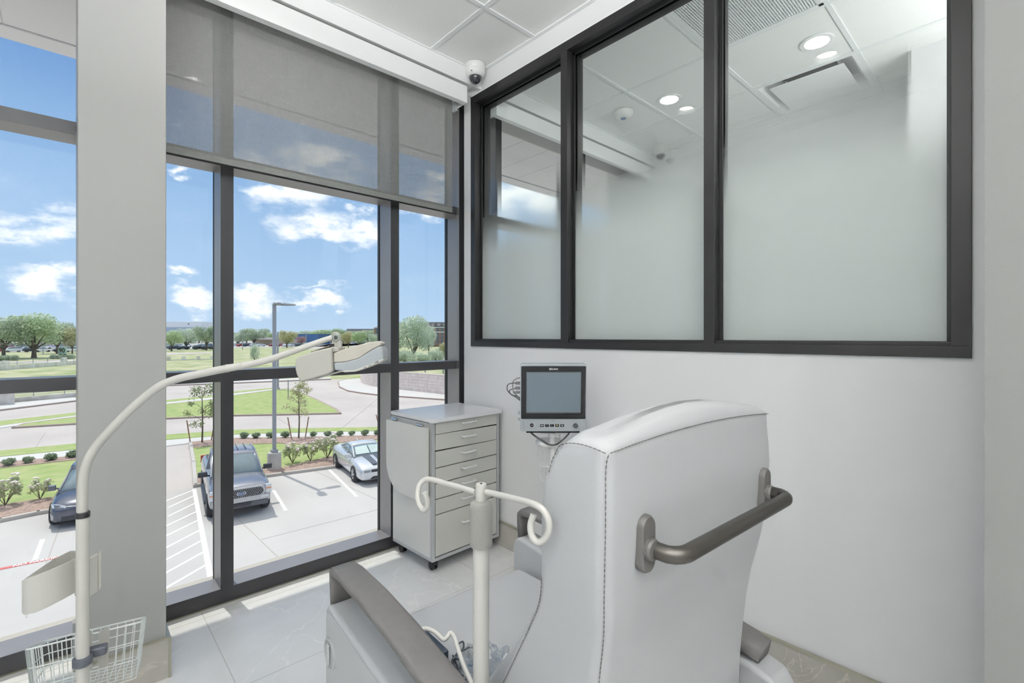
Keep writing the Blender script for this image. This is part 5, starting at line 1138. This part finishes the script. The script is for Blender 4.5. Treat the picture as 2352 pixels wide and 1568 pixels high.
for i in range(5):
    a = math.atan2(1.765-py_, -1.905-px_) + i*2*PI/5; L = .315; d_ = Vector((math.cos(a), math.sin(a), 0)); s_ = Vector((-d_.y, d_.x, 0)); P0 = Vector((px_, py_, 0))
    if (P0+d_*L).y > DE-.04: L = (DE-.05-P0.y)/d_.y
    rings = [[P0+d_*q+s_*w*x+Vector((0, 0, zc+h*z)) for x, z in ((-1, -1), (1, -1), (1, .3), (.6, 1), (-.6, 1), (-1, .3))] for q, w, zc, h in ((.02, .024, .088, .018), (L*.6, .024, .082, .016), (L-.03, .028, .08, .016), (L, .02, .078, .012))]
    lg = MB().loft(rings).build('leg', mat('light_grey_base', C(206, 208, 210), .4), st, bevel=.003)
    for j in range(4): MB().obox(P0+d_*(L-.10+.022*j)+Vector((0, 0, .099)), d_*.005, s_*.018, (0, 0, .0015)).build('grip_rib', M_WST, lg)
    c_ = P0+d_*(L-.03); 
    MB().cyl(c_-s_*.012+Vector((0, 0, .026)), c_+s_*.012+Vector((0, 0, .026)), .026, n=20).cyl(c_+Vector((0, 0, .04)), c_+Vector((0, 0, .07)), .009).build('caster', M_GASKET, lg, smooth=True)

# ------------------------------------------------------------------ recliner chair
TH = R(2.4); cO = Vector((-.4, .84, 0)); fw = Vector((-math.cos(TH), math.sin(TH), 0)); sdv = Vector((math.sin(TH), math.cos(TH), 0))
def CH(a, b_, z): v = cO + fw*a + sdv*b_; return Vector((v.x, v.y, z))     # a forward, b to the right, z up
def vinyl(name, c):
    return mat(name, c, .42, nscale=3, noise=.02, bump=.10, bscale=420, spec=.45)
M_VIN = vinyl('light_grey_vinyl', C(176, 178, 180)); M_PAD = mat('grey_urethane_arm', C(98, 96, 95), .62, nscale=60, noise=.06, bump=.3, bscale=600)
M_DKP = mat('dark_taupe_plastic', C(84, 82, 80), .5, nscale=60, noise=.05, bump=.2, bscale=500); M_TUBE = mat('bronze_metal_tube', C(76, 73, 69), .36, .75, noise=.06, nscale=12)
M_THR = mat('dark_stitching', C(92, 92, 90), .8)
rc_ = empty('recliner_chair', tuple(CH(.42, 0, 0)), 0, 'light grey vinyl medical recliner seen from behind with a bronze push bar', 'chair')
# back: lofted rings (rear line leans a little; flares forward at the bottom into wings)
def back_ring(z, a0, a1, hw, rr, crown=0, n=7):
    pts = []
    hwf = hw
    for (sx, sy, s0) in ((1, 1, 0), (-1, 1, 90), (-1, -1, 180), (1, -1, 270)):
        for q in range(n+1):
            an = R(s0 + 90*q/n); ca, cb_ = (a1-rr) if sx > 0 else (a0+rr), sy*(hwf-rr)
            a = ca + rr*math.cos(an); b_ = cb_ + rr*math.sin(an); pts.append((a, b_))
        # fill straight run towards the next corner
        nx = {(1, 1): (a0+rr, hwf), (-1, 1): (a0, -(hwf-rr)), (-1, -1): (a1-rr, -hwf), (1, -1): (a1, hwf-rr)}[(sx, sy)]
        a, b_ = pts[-1]
        for q in range(1, 6): pts.append((a + (nx[0]-a)*q/6, b_ + (nx[1]-b_)*q/6))
    return [CH(a, b_, z + crown*(1-(b_/hw)**2) ) for a, b_ in pts]
RB = [(.40, .055, .36, .258), (.60, .048, .30, .258), (.68, .041, .262, .258), (.75, .033, .225, .259), (.80, .025, .196, .262), (.842, .016, .172, .267), (.88, .009, .155, .273), (.92, .004, .147, .279), (.98, -.001, .143, .2835), (1.03, -.003, .140, .2845), (1.07, -.002, .134, .283), (1.10, .0, .122, .2805), (1.12, .0, .106, .278)]
rings = [back_ring(z, a0, a1, hw, .024, 0) for (z, a0, a1, hw) in RB]
rings += [back_ring(1.1335, .0, .092, .276, .022, .012), back_ring(1.139, .004, .086, .272, .024, .018), back_ring(1.146, .012, .078, .264, .024, .022), back_ring(1.150, .024, .066, .250, .018, .026), back_ring(1.151, .036, .054, .22, .008, .028)]
MB().loft(rings).build('backrest', M_VIN, rc_, smooth='all')
def stitches(path, r=.0009, dash=.0058, gap=.0024, nm='seam', host=None):
    P = smooth_path(path, 10); b = MB(); acc_ = 0; cur = [P[0]]; on = True
    # resample
    Q = []; L = 0
    for i in range(len(P)-1):
        seg = P[i+1]-P[i]; n = max(1, int(seg.length/.0008))
        for j in range(n): Q.append(P[i] + seg*j/n)
    i = 0; run = []
    dl = 0; last = Q[0]
    for q in Q:
        dl += (q-last).length; last = q
        if dl % (dash+gap) < dash: run.append(q)
        else:
            if len(run) > 1: b.tube([run[0], run[-1]], r, 5)
            run = []
    b.tube([p for p in P[::4]], r*.45, 4)
    return b.build(nm, M_THR, host or rc_)
eps = .0006
stitches([CH(-eps+a0+.0058, -hw+.0058, z) for (z, a0, a1, hw) in RB[2:]] + [CH(-.001, -.2745, 1.134)])
stitches([CH(-.0015, b_, 1.1325+.0125*(1-(b_/.276)**2)+.001) for b_ in (-.272, -.22, -.15, -.08, 0, .08, .15, .22, .265)])
stitches([CH(a, -.2795, z) for a, z in ((.002, 1.134), (.02, 1.137), (.045, 1.139), (.07, 1.137), (.09, 1.131), (.100, 1.118), (.112, 1.095), (.120, 1.06))])
# front cushion of the back, mostly hidden
fr = []
for (z, a0, a1, hw) in ((.50, .20, .39, .235), (.60, .18, .35, .235), (.70, .16, .275, .235), (.76, .14, .235, .235), (.82, .12, .195, .235), (.88, .10, .150, .235), (1.0, .08, .13, .235), (1.08, .07, .12, .23)):
    fr.append(back_ring(z, a0, a1, hw, .02, 0))
MB().loft(fr).build('back_cushion', M_VIN, rc_, smooth='all')
stitches([CH(a-.016, b_, z) for a, z, b_ in ((.285, .64, -.2585), (.262, .68, -.2585), (.224, .75, -.2595), (.196, .80, -.2625), (.172, .842, -.2675), (.158, .875, -.273), (.150, .91, -.2785))])
# push bar with mounting plates
for (b_, zc) in ((-.193, .985), (.232, .981)):
    a0 = -.003
    ov = [(x, z) for x, z in rrect(.036, .088, .018, 8)]
    pl = MB().loft([[CH(a0+.004, b_+x, zc+z) for x, z in ov], [CH(a0-.006, b_+x, zc+z) for x, z in ov], [CH(a0-.010, b_+x*.85, zc+z*.94) for x, z in ov]]).build('handle_plate', M_DKP, rc_, smooth=True)
    MB().lathe(CH(a0-.008, b_, zc-.006), [(.0165, 0), (.0165, .008), (.0155, .009), (.0145, .012)], 28, ax=-fw).build('collar', M_DKP, pl, smooth=True)
zc = .977
bp = [CH(.0, -.187, zc)] + [CH(-.012, -.187, zc)] + [CH(-.030+.0-.026*math.sin(R(t)), -.187+.03*(1-math.cos(R(t))), zc) for t in (20, 40, 60, 80, 90)] + [CH(-.056, 0, zc)] + [CH(-.030-.026*math.sin(R(t)), .232-.03*(1-math.cos(R(t))), zc) for t in (90, 80, 60, 40, 20)] + [CH(-.012, .232, zc), CH(0, .232, zc)]
MB().tube(bp, .0128, 20).build('push_bar', M_TUBE, rc_, smooth=True)
# arms: upholstered box and pad
for s in (-1, 1):
    bo, bi = s*.372, s*.288
    prof = [(.86, .10), (.875, .30), (.875, .545), (.868, .578), (.85, .592), (.60, .572), (.30, .563), (.05, .560), (-.0, .548), (-.025, .51), (-.035, .42), (-.035, .10)]
    MB().prism([CH(a, bo, z) for a, z in prof], sdv*(bi-bo)).build('arm_side', M_VIN, rc_, bevel=.014, seg=4)
    # pad: arched bar swept from the front post to the rear
    path = [(.868, .585), (.872, .64), (.868, .672), (.850, .688), (.80, .692), (.66, .688), (.50, .674), (.34, .652), (.18, .624), (.06, .604), (.03, .598)]
    wid = [.062, .064, .068, .070, .072, .074, .074, .074, .072, .070, .060]
    n = 14; rg = []
    PP = [Vector((a, 0, z)) for a, z in path]
    for i, p in enumerate(PP):
        t = (PP[min(i+1, len(PP)-1)] - PP[max(i-1, 0)]).normalized(); nn_ = Vector((t.z, 0, -t.x)); 
        th = (.024 if i not in (2, 3) else .027) + max(0, i-6)*.004
        if nn_.z < 0 and i > 2: nn_ = -nn_
        if i <= 2: nn_ = Vector((abs(nn_.x), 0, abs(nn_.z)))
        ring_ = []
        for (x, y) in rrect(wid[i], th*1.0, .010, 3): ring_.append(CH(p.x + nn_.x*(y-th/2), s*.332 + x, p.z + nn_.z*(y-th/2)))
        rg.append(ring_)
    MB().loft(rg).build('arm_pad', M_PAD, rc_, smooth='all')
    stitches([CH(a, s*.3715, z) for a, z in ((.862, .57), (.80, .575), (.62, .558), (.45, .552), (.3, .548), (.1, .546), (.0, .536))])
# seat, leg rest, base
def slab(nm, a0, a1, hw, z0, z1, m, bv=.02): return MB().prism([CH(a0, -hw, z0), CH(a1, -hw, z0), CH(a1, hw, z0), CH(a0, hw, z0)], (0, 0, z1-z0)).build(nm, m, rc_, bevel=bv, seg=5)
slab('seat_cushion', .12, .83, .282, .38, .505, M_VIN, .03)
MB().prism([CH(.80, -.27, .16), CH(.875, -.27, .14), CH(.885, -.27, .40), CH(.83, -.27, .43)], sdv*.54).build('leg_rest', M_VIN, rc_, bevel=.02, seg=4)
slab('base_frame', .02, .80, .27, .10, .38, M_DKP, .004)
for a in (.06, .78):
    for s in (-1, 1):
        c_ = CH(a, s*.30, 0)
        MB().cyl(c_+Vector((0, 0, .05))-sdv*.014, c_+Vector((0, 0, .05))+sdv*.014, .05, n=24).cyl(c_+Vector((0, 0, .06)), c_+Vector((0, 0, .12)), .014).build('caster', M_GASKET, rc_, smooth=True)
# round lever recess on the left side panel
cc = CH(.835, -.3735, .47); 
lv = MB().lathe(cc, [(.038, -.003), (.038, .001), (.034, .003), (.033, .0)], 32, ax=-sdv).build('lever_recess', mat('lever_grey', C(168, 172, 172), .4), rc_, smooth=True)
for o_ in (lv,): pass
MB().obox(cc - sdv*.004 + Vector((0, 0, 0)), fw*.006, Vector((0, 0, .026)), sdv*.003).build('lever_paddle', mat('lever_grey_light', C(186, 190, 190), .4), lv, bevel=.002)
# iv pole fixed to the seat side behind the left arm
M_IV = mat('off_white_pole', C(190, 189, 184), .45, noise=.02)
dI = .90; iv0 = at_d(1105, 1400, dI); zp = lambda y: EYE - (y-HOR)/F_PX*dI
ivp = MB().cyl((iv0.x, iv0.y, .40), (iv0.x, iv0.y, zp(1236)), .0152, n=28).build('iv_pole', M_IV, rc_, smooth=True)
pz = zp(1252); qz = zp(1150)
MB().lathe((iv0.x, iv0.y, pz), [(.016, -.002), (.0205, 0), (.0212, .004), (.0212, qz-pz-.010), (.0195, qz-pz-.003), (.014, qz-pz+.001), (.0115, qz-pz+.0015)], 64).build('knurled_lock', mat('knurled_grip', C(172, 171, 166), .5, nscale=900, noise=.2, bump=1.0, bscale=1400), ivp)
MB().lathe((iv0.x, iv0.y, qz-.004), [(.0105, 0), (.0105, zp(1110)-qz-.0), (.0095, zp(1108)-qz+.002)], 28).build('hook_head', M_IV, ivp, smooth=True)
MB().lathe((iv0.x, iv0.y, zp(1108)-.002), [(.0025, .0), (.0025, .0008)], 12).build('set_screw', M_GASKET, ivp)
def iv_pt(x, y, d): return at_d(x, y, d)
lh = [(1092, 1130, .902), (1060, 1120, .935), (1020, 1109, .975), (992, 1101, .995), (975, 1102, 1.003), (963, 1115, 1.0), (959, 1138, .992), (964, 1160, .982), (974, 1170, .972), (981, 1163, .966), (981, 1148, .962), (975, 1131, .960)]
rh = [(1118, 1130, .885), (1150, 1137, .85), (1190, 1147, .80), (1225, 1157, .76), (1246, 1170, .742), (1259, 1192, .735), (1260, 1220, .735), (1248, 1240, .74), (1234, 1244, .745), (1222, 1230, .75), (1219, 1205, .755), (1226, 1181, .757)]
for pts_ in (lh, rh): MB().tube(smooth_path([iv_pt(*p) for p in pts_], 5), .0055, 12).build('hook', M_IV, ivp, smooth=True)

# ------------------------------------------------------------------ items lying on the seat
ZS = .506
def S(x, y, dz=0): return at_z(x, y, ZS+dz)
bx = empty('power_adapter', tuple(CH(.60, -.20, ZS)), 0, 'dark blue-black box lying on the recliner seat beside the arm', 'adapter')
A, B = S(972, 1452, .035), S(1018, 1496, .035); dd = (B-A).normalized(); sdd = Vector((-dd.y, dd.x, 0))
MB().obox((A+B)/2 + sdd*-.02 + Vector((0, 0, -.0175)), dd*.052, sdd*.034, (0, 0, .0175)).build('case', mat('navy_black_plastic', C(52, 60, 72), .4), bx, bevel=.003)
hp = [(955, 1450, .055), (978, 1443, .058), (1000, 1452, .055), (1018, 1468, .045), (1028, 1462, .05), (1034, 1453, .055), (1043, 1462, .055), (1052, 1490, .05), (1066, 1530, .045), (1082, 1566, .04), (1096, 1600, .03)]
tag(MB().tube(smooth_path([S(*p) for p in hp], 6), .0052, 12).build('white_hose', mat('white_rubber', C(224, 222, 216), .4), smooth=True), 'white bent cable with a kink resting on the recliner seat beside the arm', 'cable')
cd = MB()
for q in ([(1050, 1480), (1063, 1473), (1064, 1488), (1050, 1500), (1038, 1520), (1056, 1545)], [(1046, 1514), (1056, 1498), (1075, 1488), (1098, 1486)], [(1038, 1530), (1044, 1512), (1060, 1520), (1054, 1545), (1070, 1556), (1060, 1575)], [(1040, 1505), (1050, 1530), (1062, 1560), (1075, 1580)]):
    cd.tube(smooth_path([S(x, y, .006+.004*(i % 3)) for i, (x, y) in enumerate(q)], 6), .0021, 8)
tag(cd.build('coiled_cord', M_CBLK, smooth=True), 'thin black cord in loops on the recliner seat next to the white pole', 'cord')
# crumpled clear bag
rb = random.Random(4); bmx = bmesh.new(); bmesh.ops.create_icosphere(bmx, subdivisions=4, radius=1)
cB = S(1120, 1552); 
for v in bmx.verts:
    n_ = v.co.copy(); f = 1 + .22*math.sin(9*n_.x+3*n_.z) * math.cos(7*n_.y) + .12*math.sin(17*n_.y+11*n_.x)
    v.co = Vector((n_.x*.075*f, n_.y*.06*f, max(n_.z, -.2)*.045*f+.012)) + cB
me = bpy.data.meshes.new('plastic_bag'); bmx.to_mesh(me); bmx.free()
M_BAG = glass_mat('clear_plastic_film', (.93, .95, .97, 1), .16, .35); me.materials.append(M_BAG)
o = bpy.data.objects.new('plastic_bag', me); COL.objects.link(o); tag(o, 'crumpled clear plastic bag on the recliner seat between pole and backrest', 'bag')
MBb = MB()
for i in range(5): c0 = cB + Vector((rb.uniform(-.04, .04), rb.uniform(-.03, .03), .025)); MBb.tube([c0, c0+Vector((rb.uniform(-.03, .03), rb.uniform(-.02, .02), .004))], .0018, 6)
adopt(MBb.build('printed_lettering', mat('blue_print', C(110, 130, 160), .6)), o)

# ------------------------------------------------------------------ gooseneck scanner stand
dS = 1.38; sp = at_d(190, 1400, dS); zs_ = lambda y, d=dS: EYE - (y-HOR)/F_PX*d
M_STN = mat('stand_off_white', C(194, 193, 187), .42, noise=.02); M_STG = mat('stand_grey_plastic', C(172, 171, 164), .5, noise=.02)  # second plastic is a little greyer than the off-white
sn = empty('scanner_stand', (sp.x, sp.y, 0), 0, 'off-white gooseneck stand with wire basket in front of the pillar', 'stand')
MB().cyl((sp.x, sp.y, .10), (sp.x, sp.y, zs_(1186)), .0152, n=28).build('pole', M_STN, sn, smooth=True)
MB().lathe((sp.x, sp.y, zs_(1186)-.002), [(.0165, 0), (.0168, .014), (.015, .016)], 28).build('collar', M_BLKP, sn, smooth=True)
MB().lathe((sp.x, sp.y, zs_(1548)), [(.0145, 0), (.0145, .03)], 24).build('inner_tube', M_STN, sn)
gp = [(189, 1178, 1.38), (189, 1150, 1.38), (190, 1120, 1.38), (193, 1090, 1.38), (201, 1060, 1.38), (219, 1028, 1.385), (248, 994, 1.39), (290, 950, 1.40), (330, 914, 1.41), (370, 885, 1.42), (410, 869, 1.43), (460, 858, 1.44), (520, 846, 1.45), (566, 838, 1.46), (620, 825, 1.47), (680, 804, 1.48), (730, 786, 1.49), (764, 775, 1.5)]
gr_ = [.0125]*3 + [.0120]*4 + [.0118]*3 + [.0115]*3 + [.0105, .0100, .0095, .009, .009]
P = smooth_path([at_d(*p) for p in gp], 5); rad = [gr_[min(int(i/5), len(gr_)-1)]*(1-(i % 5)/5) + gr_[min(int(i/5)+1, len(gr_)-1)]*((i % 5)/5) for i in range(len(P))]
MB().tube(P, rad, 18).build('gooseneck', M_STN, sn, smooth=True)
for i in (60, 64): 
    a, c = P[i], P[i+1]; MB().cyl(a, a+(c-a)*.3, rad[i]+.0008, n=18).build('sleeve_end', M_STN, sn, smooth=True)
# tilt joint
dj = 1.5; kk = dj/F_PX; Mj = frame(at_d(771, 776, dj), ex, (0, 0, 1))
lug = [(-8, 10), (-4, 14), (1, 15), (6, 12), (10, 4), (12, -8), (14, -24), (-1, -24), (-3, -14), (-8, -8)]
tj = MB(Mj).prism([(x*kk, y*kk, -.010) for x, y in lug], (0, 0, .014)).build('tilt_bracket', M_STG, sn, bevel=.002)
MB(Mj).lathe((2*kk, 1*kk, .004), [(9*kk, 0), (9*kk, .003), (7*kk, .006), (4.5*kk, .006), (4*kk, .002)], 28, ax=(.35, 0, 1)).build('joint_washer', mat('greenish_washer', C(150, 158, 152), .35, .3), tj, smooth=True)
MB(Mj).lathe((2*kk, 1*kk, .008), [(4*kk, 0), (3.5*kk, .004)], 6, ax=(.35, 0, 1)).build('joint_bolt', M_GASKET, tj)
# cradle sleeve (lower holder)
Mk = frame(at_d(780, 830, dj), ex, (0, 0, 1))
q = lambda L: [((x-780)*kk, (830-y)*kk) for x, y in L]
cr_out = q([(690, 823), (700, 817), (730, 806), (771, 796), (773, 840), (774, 851), (764, 857), (730, 867), (703, 875), (698, 871), (692, 858), (689, 846), (689, 836)])
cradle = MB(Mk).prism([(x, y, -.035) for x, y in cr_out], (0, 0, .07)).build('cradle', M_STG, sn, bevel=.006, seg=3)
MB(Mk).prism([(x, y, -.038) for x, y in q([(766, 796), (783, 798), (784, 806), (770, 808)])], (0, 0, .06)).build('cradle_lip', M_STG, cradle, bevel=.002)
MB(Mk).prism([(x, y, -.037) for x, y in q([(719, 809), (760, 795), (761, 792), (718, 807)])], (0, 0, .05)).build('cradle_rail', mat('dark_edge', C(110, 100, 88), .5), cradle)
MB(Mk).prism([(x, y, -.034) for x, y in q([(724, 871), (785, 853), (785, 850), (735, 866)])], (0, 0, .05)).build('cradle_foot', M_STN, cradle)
# scanner held in the cradle
sc2 = empty('vein_scanner', tuple(at_d(830, 820, dj)), 0, 'hand-held white and grey scanner clipped in the cradle at the end of the gooseneck arm', 'scanner')
up_ = q([(773, 810), (800, 800), (850, 786), (872, 783), (881, 787), (879, 793), (860, 802), (830, 822), (800, 830), (773, 832)])
lo_ = q([(773, 832), (800, 830), (830, 822), (860, 802), (879, 793), (885, 801), (887, 818), (884, 826), (870, 834), (846, 842), (820, 851), (800, 852), (786, 850), (775, 849)])
MB(Mk).prism([(x, y, -.026) for x, y in up_], (0, 0, .052)).build('upper_shell', mat('warm_white_shell', C(184, 180, 170), .45), sc2, bevel=.004, seg=3)
MB(Mk).prism([(x, y, -.027) for x, y in lo_], (0, 0, .054)).build('lower_shell', mat('cool_grey_shell', C(158, 164, 168), .4), sc2, bevel=.005, seg=3)
MB(Mk).prism([(x, y, -.024) for x, y in q([(786, 851), (800, 853), (822, 852), (848, 843), (872, 834), (886, 826), (886, 822), (870, 830), (846, 839), (820, 848), (800, 849)])], (0, 0, .053)).build('light_strip', M_STN, sc2, bevel=.001)
for y0_ in (798, 808, 818): MB(Mk).prism([(x, y, .022) for x, y in q([(880, y0_), (884.5, y0_+.5), (885, y0_+6), (881, y0_+6)])], (0, 0, .006)).build('vent_pad', mat('vent_grey', C(150, 156, 156), .5), sc2)
for (x, y) in ((842, 844), (853, 839.5)): MB(Mk).prism([(a, b_, .0275) for a, b_ in q([(x, y), (x+5, y-2), (x+5, y-3.2), (x, y-1.2)])], (0, 0, .002)).build('status_slot', M_BLKP, sc2)
MB(Mk).prism([(a, b_, .0275) for a, b_ in q([(864, 836), (876, 830), (874, 827.5), (866, 832)])], (0, 0, .0015)).build('lens_slot', M_BLKP, sc2)
# empty holster on the pole
Mh = frame(at_d(190, 1322, dS+.03), ex, (0, 0, 1)); kh = (dS+.03)/F_PX
qh = lambda L: [((x-190)*kh, (1322-y)*kh) for x, y in L]
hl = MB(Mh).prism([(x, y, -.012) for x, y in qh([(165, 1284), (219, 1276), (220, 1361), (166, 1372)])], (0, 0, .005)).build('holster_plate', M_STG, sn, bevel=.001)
MB(Mh).prism([(x, y, -.012) for x, y in qh([(219, 1276), (219, 1361), (214, 1364), (214, 1274)])], (.0, 0, .03)).prism([(x, y, -.012) for x, y in qh([(219, 1276), (224.5, 1266), (225.5, 1352), (220, 1361)])], (0, 0, .003)).build('holster_flange', M_STN, hl, bevel=.001)
# curved cup: open sleeve
cup = []
arc = [(165, .0), (158, .035), (146, .062), (130, .078), (112, .080), (98, .070)]
for (yt, yb) in (((1286, 1366),)): pass
top = [1286, 1288, 1291, 1296, 1302, 1310]; bot = [1364, 1367, 1372, 1377, 1380, 1380]
g = MB(Mh); vs = []; 
for i, (x, zz) in enumerate(arc):
    X = (x-190)*kh; yt = (1322-top[i])*kh; yb = (1322-bot[i])*kh; vs += [(X, yt, zz-.01), (X, yb, zz-.01), (X+.0025, yb, zz-.0135), (X+.0025, yt, zz-.0135)]
g.add(vs, [(4*i+a, 4*i+(a+1) % 4, 4*i+4+(a+1) % 4, 4*i+4+a) for i in range(5) for a in range(4)] + [(0, 1, 2, 3), (20, 23, 22, 21)])
g.build('holster_cup', M_STN, sn, smooth=True)
g = MB(Mh); vs = []; arc2 = [(165, -.012), (150, -.026), (132, -.03), (114, .0), (98, .062)]; top2 = [1284, 1278, 1279, 1288, 1308]; bot2 = [1362, 1362, 1366, 1374, 1379]
for i, (x, zz) in enumerate(arc2):
    X = (x-190)*kh; yt = (1322-top2[i])*kh; yb = (1322-bot2[i])*kh; vs += [(X, yt, zz-.01), (X, yb, zz-.01), (X+.002, yb, zz-.013), (X+.002, yt, zz-.013)]
g.add(vs, [(4*i+a, 4*i+(a+1) % 4, 4*i+4+(a+1) % 4, 4*i+4+a) for i in range(4) for a in range(4)] + [(0, 1, 2, 3), (16, 19, 18, 17)])
g.build('holster_back', M_STG, sn, smooth=True)
# clamp and basket
zc = zs_(1516); MB().lathe((sp.x, sp.y, zc-.013), [(.019, 0), (.023, .003), (.023, .022), (.019, .025)], 24).build('clamp', mat('slate_plastic', C(72, 76, 84), .45), sn, smooth=True)
bA = Vector((-1.937, -.092, 0)); bB = Vector((-1.884, .163, 0)); bd = (bB-bA).normalized(); bn = Vector((-bd.y, bd.x, 0))   # bn points to the window
if bn.x > 0: bn = -bn
bL = (bB-bA).length
cpl = Vector((sp.x, sp.y, 0)) 
MB().obox((cpl.x+bn.x*.03+bd.x*.028, cpl.y+bn.y*.03+bd.y*.028, zc+.002), bd*.022, bn*.014, (0, 0, .013)).build('clamp_arm', mat('slate_plastic', C(72, 76, 84), .45), sn, bevel=.005)
M_WIRE = mat('white_wire', C(214, 220, 218), .4)
bk = empty('b', (0, 0, 0)); bpy.data.objects.remove(bk)
def bpnt(u, v, h):    # u along, v depth 0..1, h 0 rim .. 1 bottom
    near = .41; far = .355; z = near + (far-near)*v
    P_ = bA + bd*(bL*u) + bn*(.005 + .145*v); zz = z*(1-h) + (.235)*h; 
    c_ = bA + bd*(bL*.5) + bn*.07
    P_ = P_ + (c_-P_)*(.10*h); return Vector((P_.x, P_.y, zz))
def loop(h, r, rc=.18):
    pts = []
    for (u, v, a0) in ((1-rc*.6, 1-rc, 0), (rc*.6, 1-rc, 90), (rc*.6, rc*.3, 180), (1-rc*.6, rc*.3, 270)):
        for kq in range(6):
            a = R(a0+18*kq); ru = rc*.6; rv = rc if v > .5 else rc*.3
            pts.append(bpnt(u+ru*math.cos(a), v+rv*math.sin(a), h))
    return MB().tube(pts, r, 8, closed=True)
bs = loop(0, .0026).build('wire_basket', M_WIRE, sn, smooth=True)
g = loop(.33, .0016); 
for h in (.66, 1.0): g2 = loop(h, .0016); g.add(g2.v, g2.f)
for i in range(12):
    u = .05 + .9*i/11
    g.tube([bpnt(u, 0, 0), bpnt(u, 0, .5), bpnt(u, .02, .97), bpnt(u, .1, 1.0), bpnt(u, .9, 1.0), bpnt(u, .98, .97), bpnt(u, 1, .5), bpnt(u, 1, 0)], .0014, 6)
for i in range(1, 7):
    v = i/7; g.tube([bpnt(0, v, 0), bpnt(0, v, .95), bpnt(.04, v, 1.0), bpnt(.96, v, 1.0), bpnt(1, v, .95), bpnt(1, v, 0)], .0014, 6)
g.build('wires', M_WIRE, bs)
MB().loft([[bpnt(-.005, 0, 0), bpnt(.0, .26, 0), bpnt(.0, .26, .02), bpnt(-.005, 0, .02)], [bpnt(.0, 0, .95), bpnt(.0, .22, .95), bpnt(0, .22, 1.0), bpnt(0, 0, 1.0)]]).build('end_plate', M_WIRE, bs)
um = ((cpl - bA).dot(bd))/bL
for du in (-.05, .10):
    p0 = bpnt(um+du, -.02, -.02); p1 = bpnt(um+du+.09, -.02, -.02); q0 = bpnt(um+du, -.02, .62); q1 = bpnt(um+du+.09, -.02, .62)
    MB().prism([p0, p1, q1, q0], -bn*.002).build('back_plate', M_STG, bs)
# base
MB().lathe((sp.x, sp.y, .075), [(.05, 0), (.055, .012), (.03, .035), (.017, .05)], 24).build('hub', M_STN, sn, smooth=True)
for i in range(5):
    a = math.atan2(.075-sp.y, -2.13-sp.x) + i*2*PI/5; L = .285; d_ = Vector((math.cos(a), math.sin(a), 0)); s_ = Vector((-d_.y, d_.x, 0)); P0 = Vector((sp.x, sp.y, 0))
    rings = [[P0+d_*q_+s_*w*x+Vector((0, 0, zc_+h*z)) for x, z in ((-1, -1), (1, -1), (1, .3), (.6, 1), (-.6, 1), (-1, .3))] for q_, w, zc_, h in ((.02, .026, .094, .018), (L*.6, .026, .086, .016), (L-.03, .028, .082, .016), (L, .02, .08, .012))]
    lg = MB().loft(rings).build('leg', M_STN, sn, bevel=.003)
    c_ = P0+d_*(L-.03)
    MB().cyl(c_-s_*.012+Vector((0, 0, .028)), c_+s_*.012+Vector((0, 0, .028)), .028, n=20).cyl(c_+Vector((0, 0, .045)), c_+Vector((0, 0, .07)), .009).build('caster', M_GASKET, lg, smooth=True)
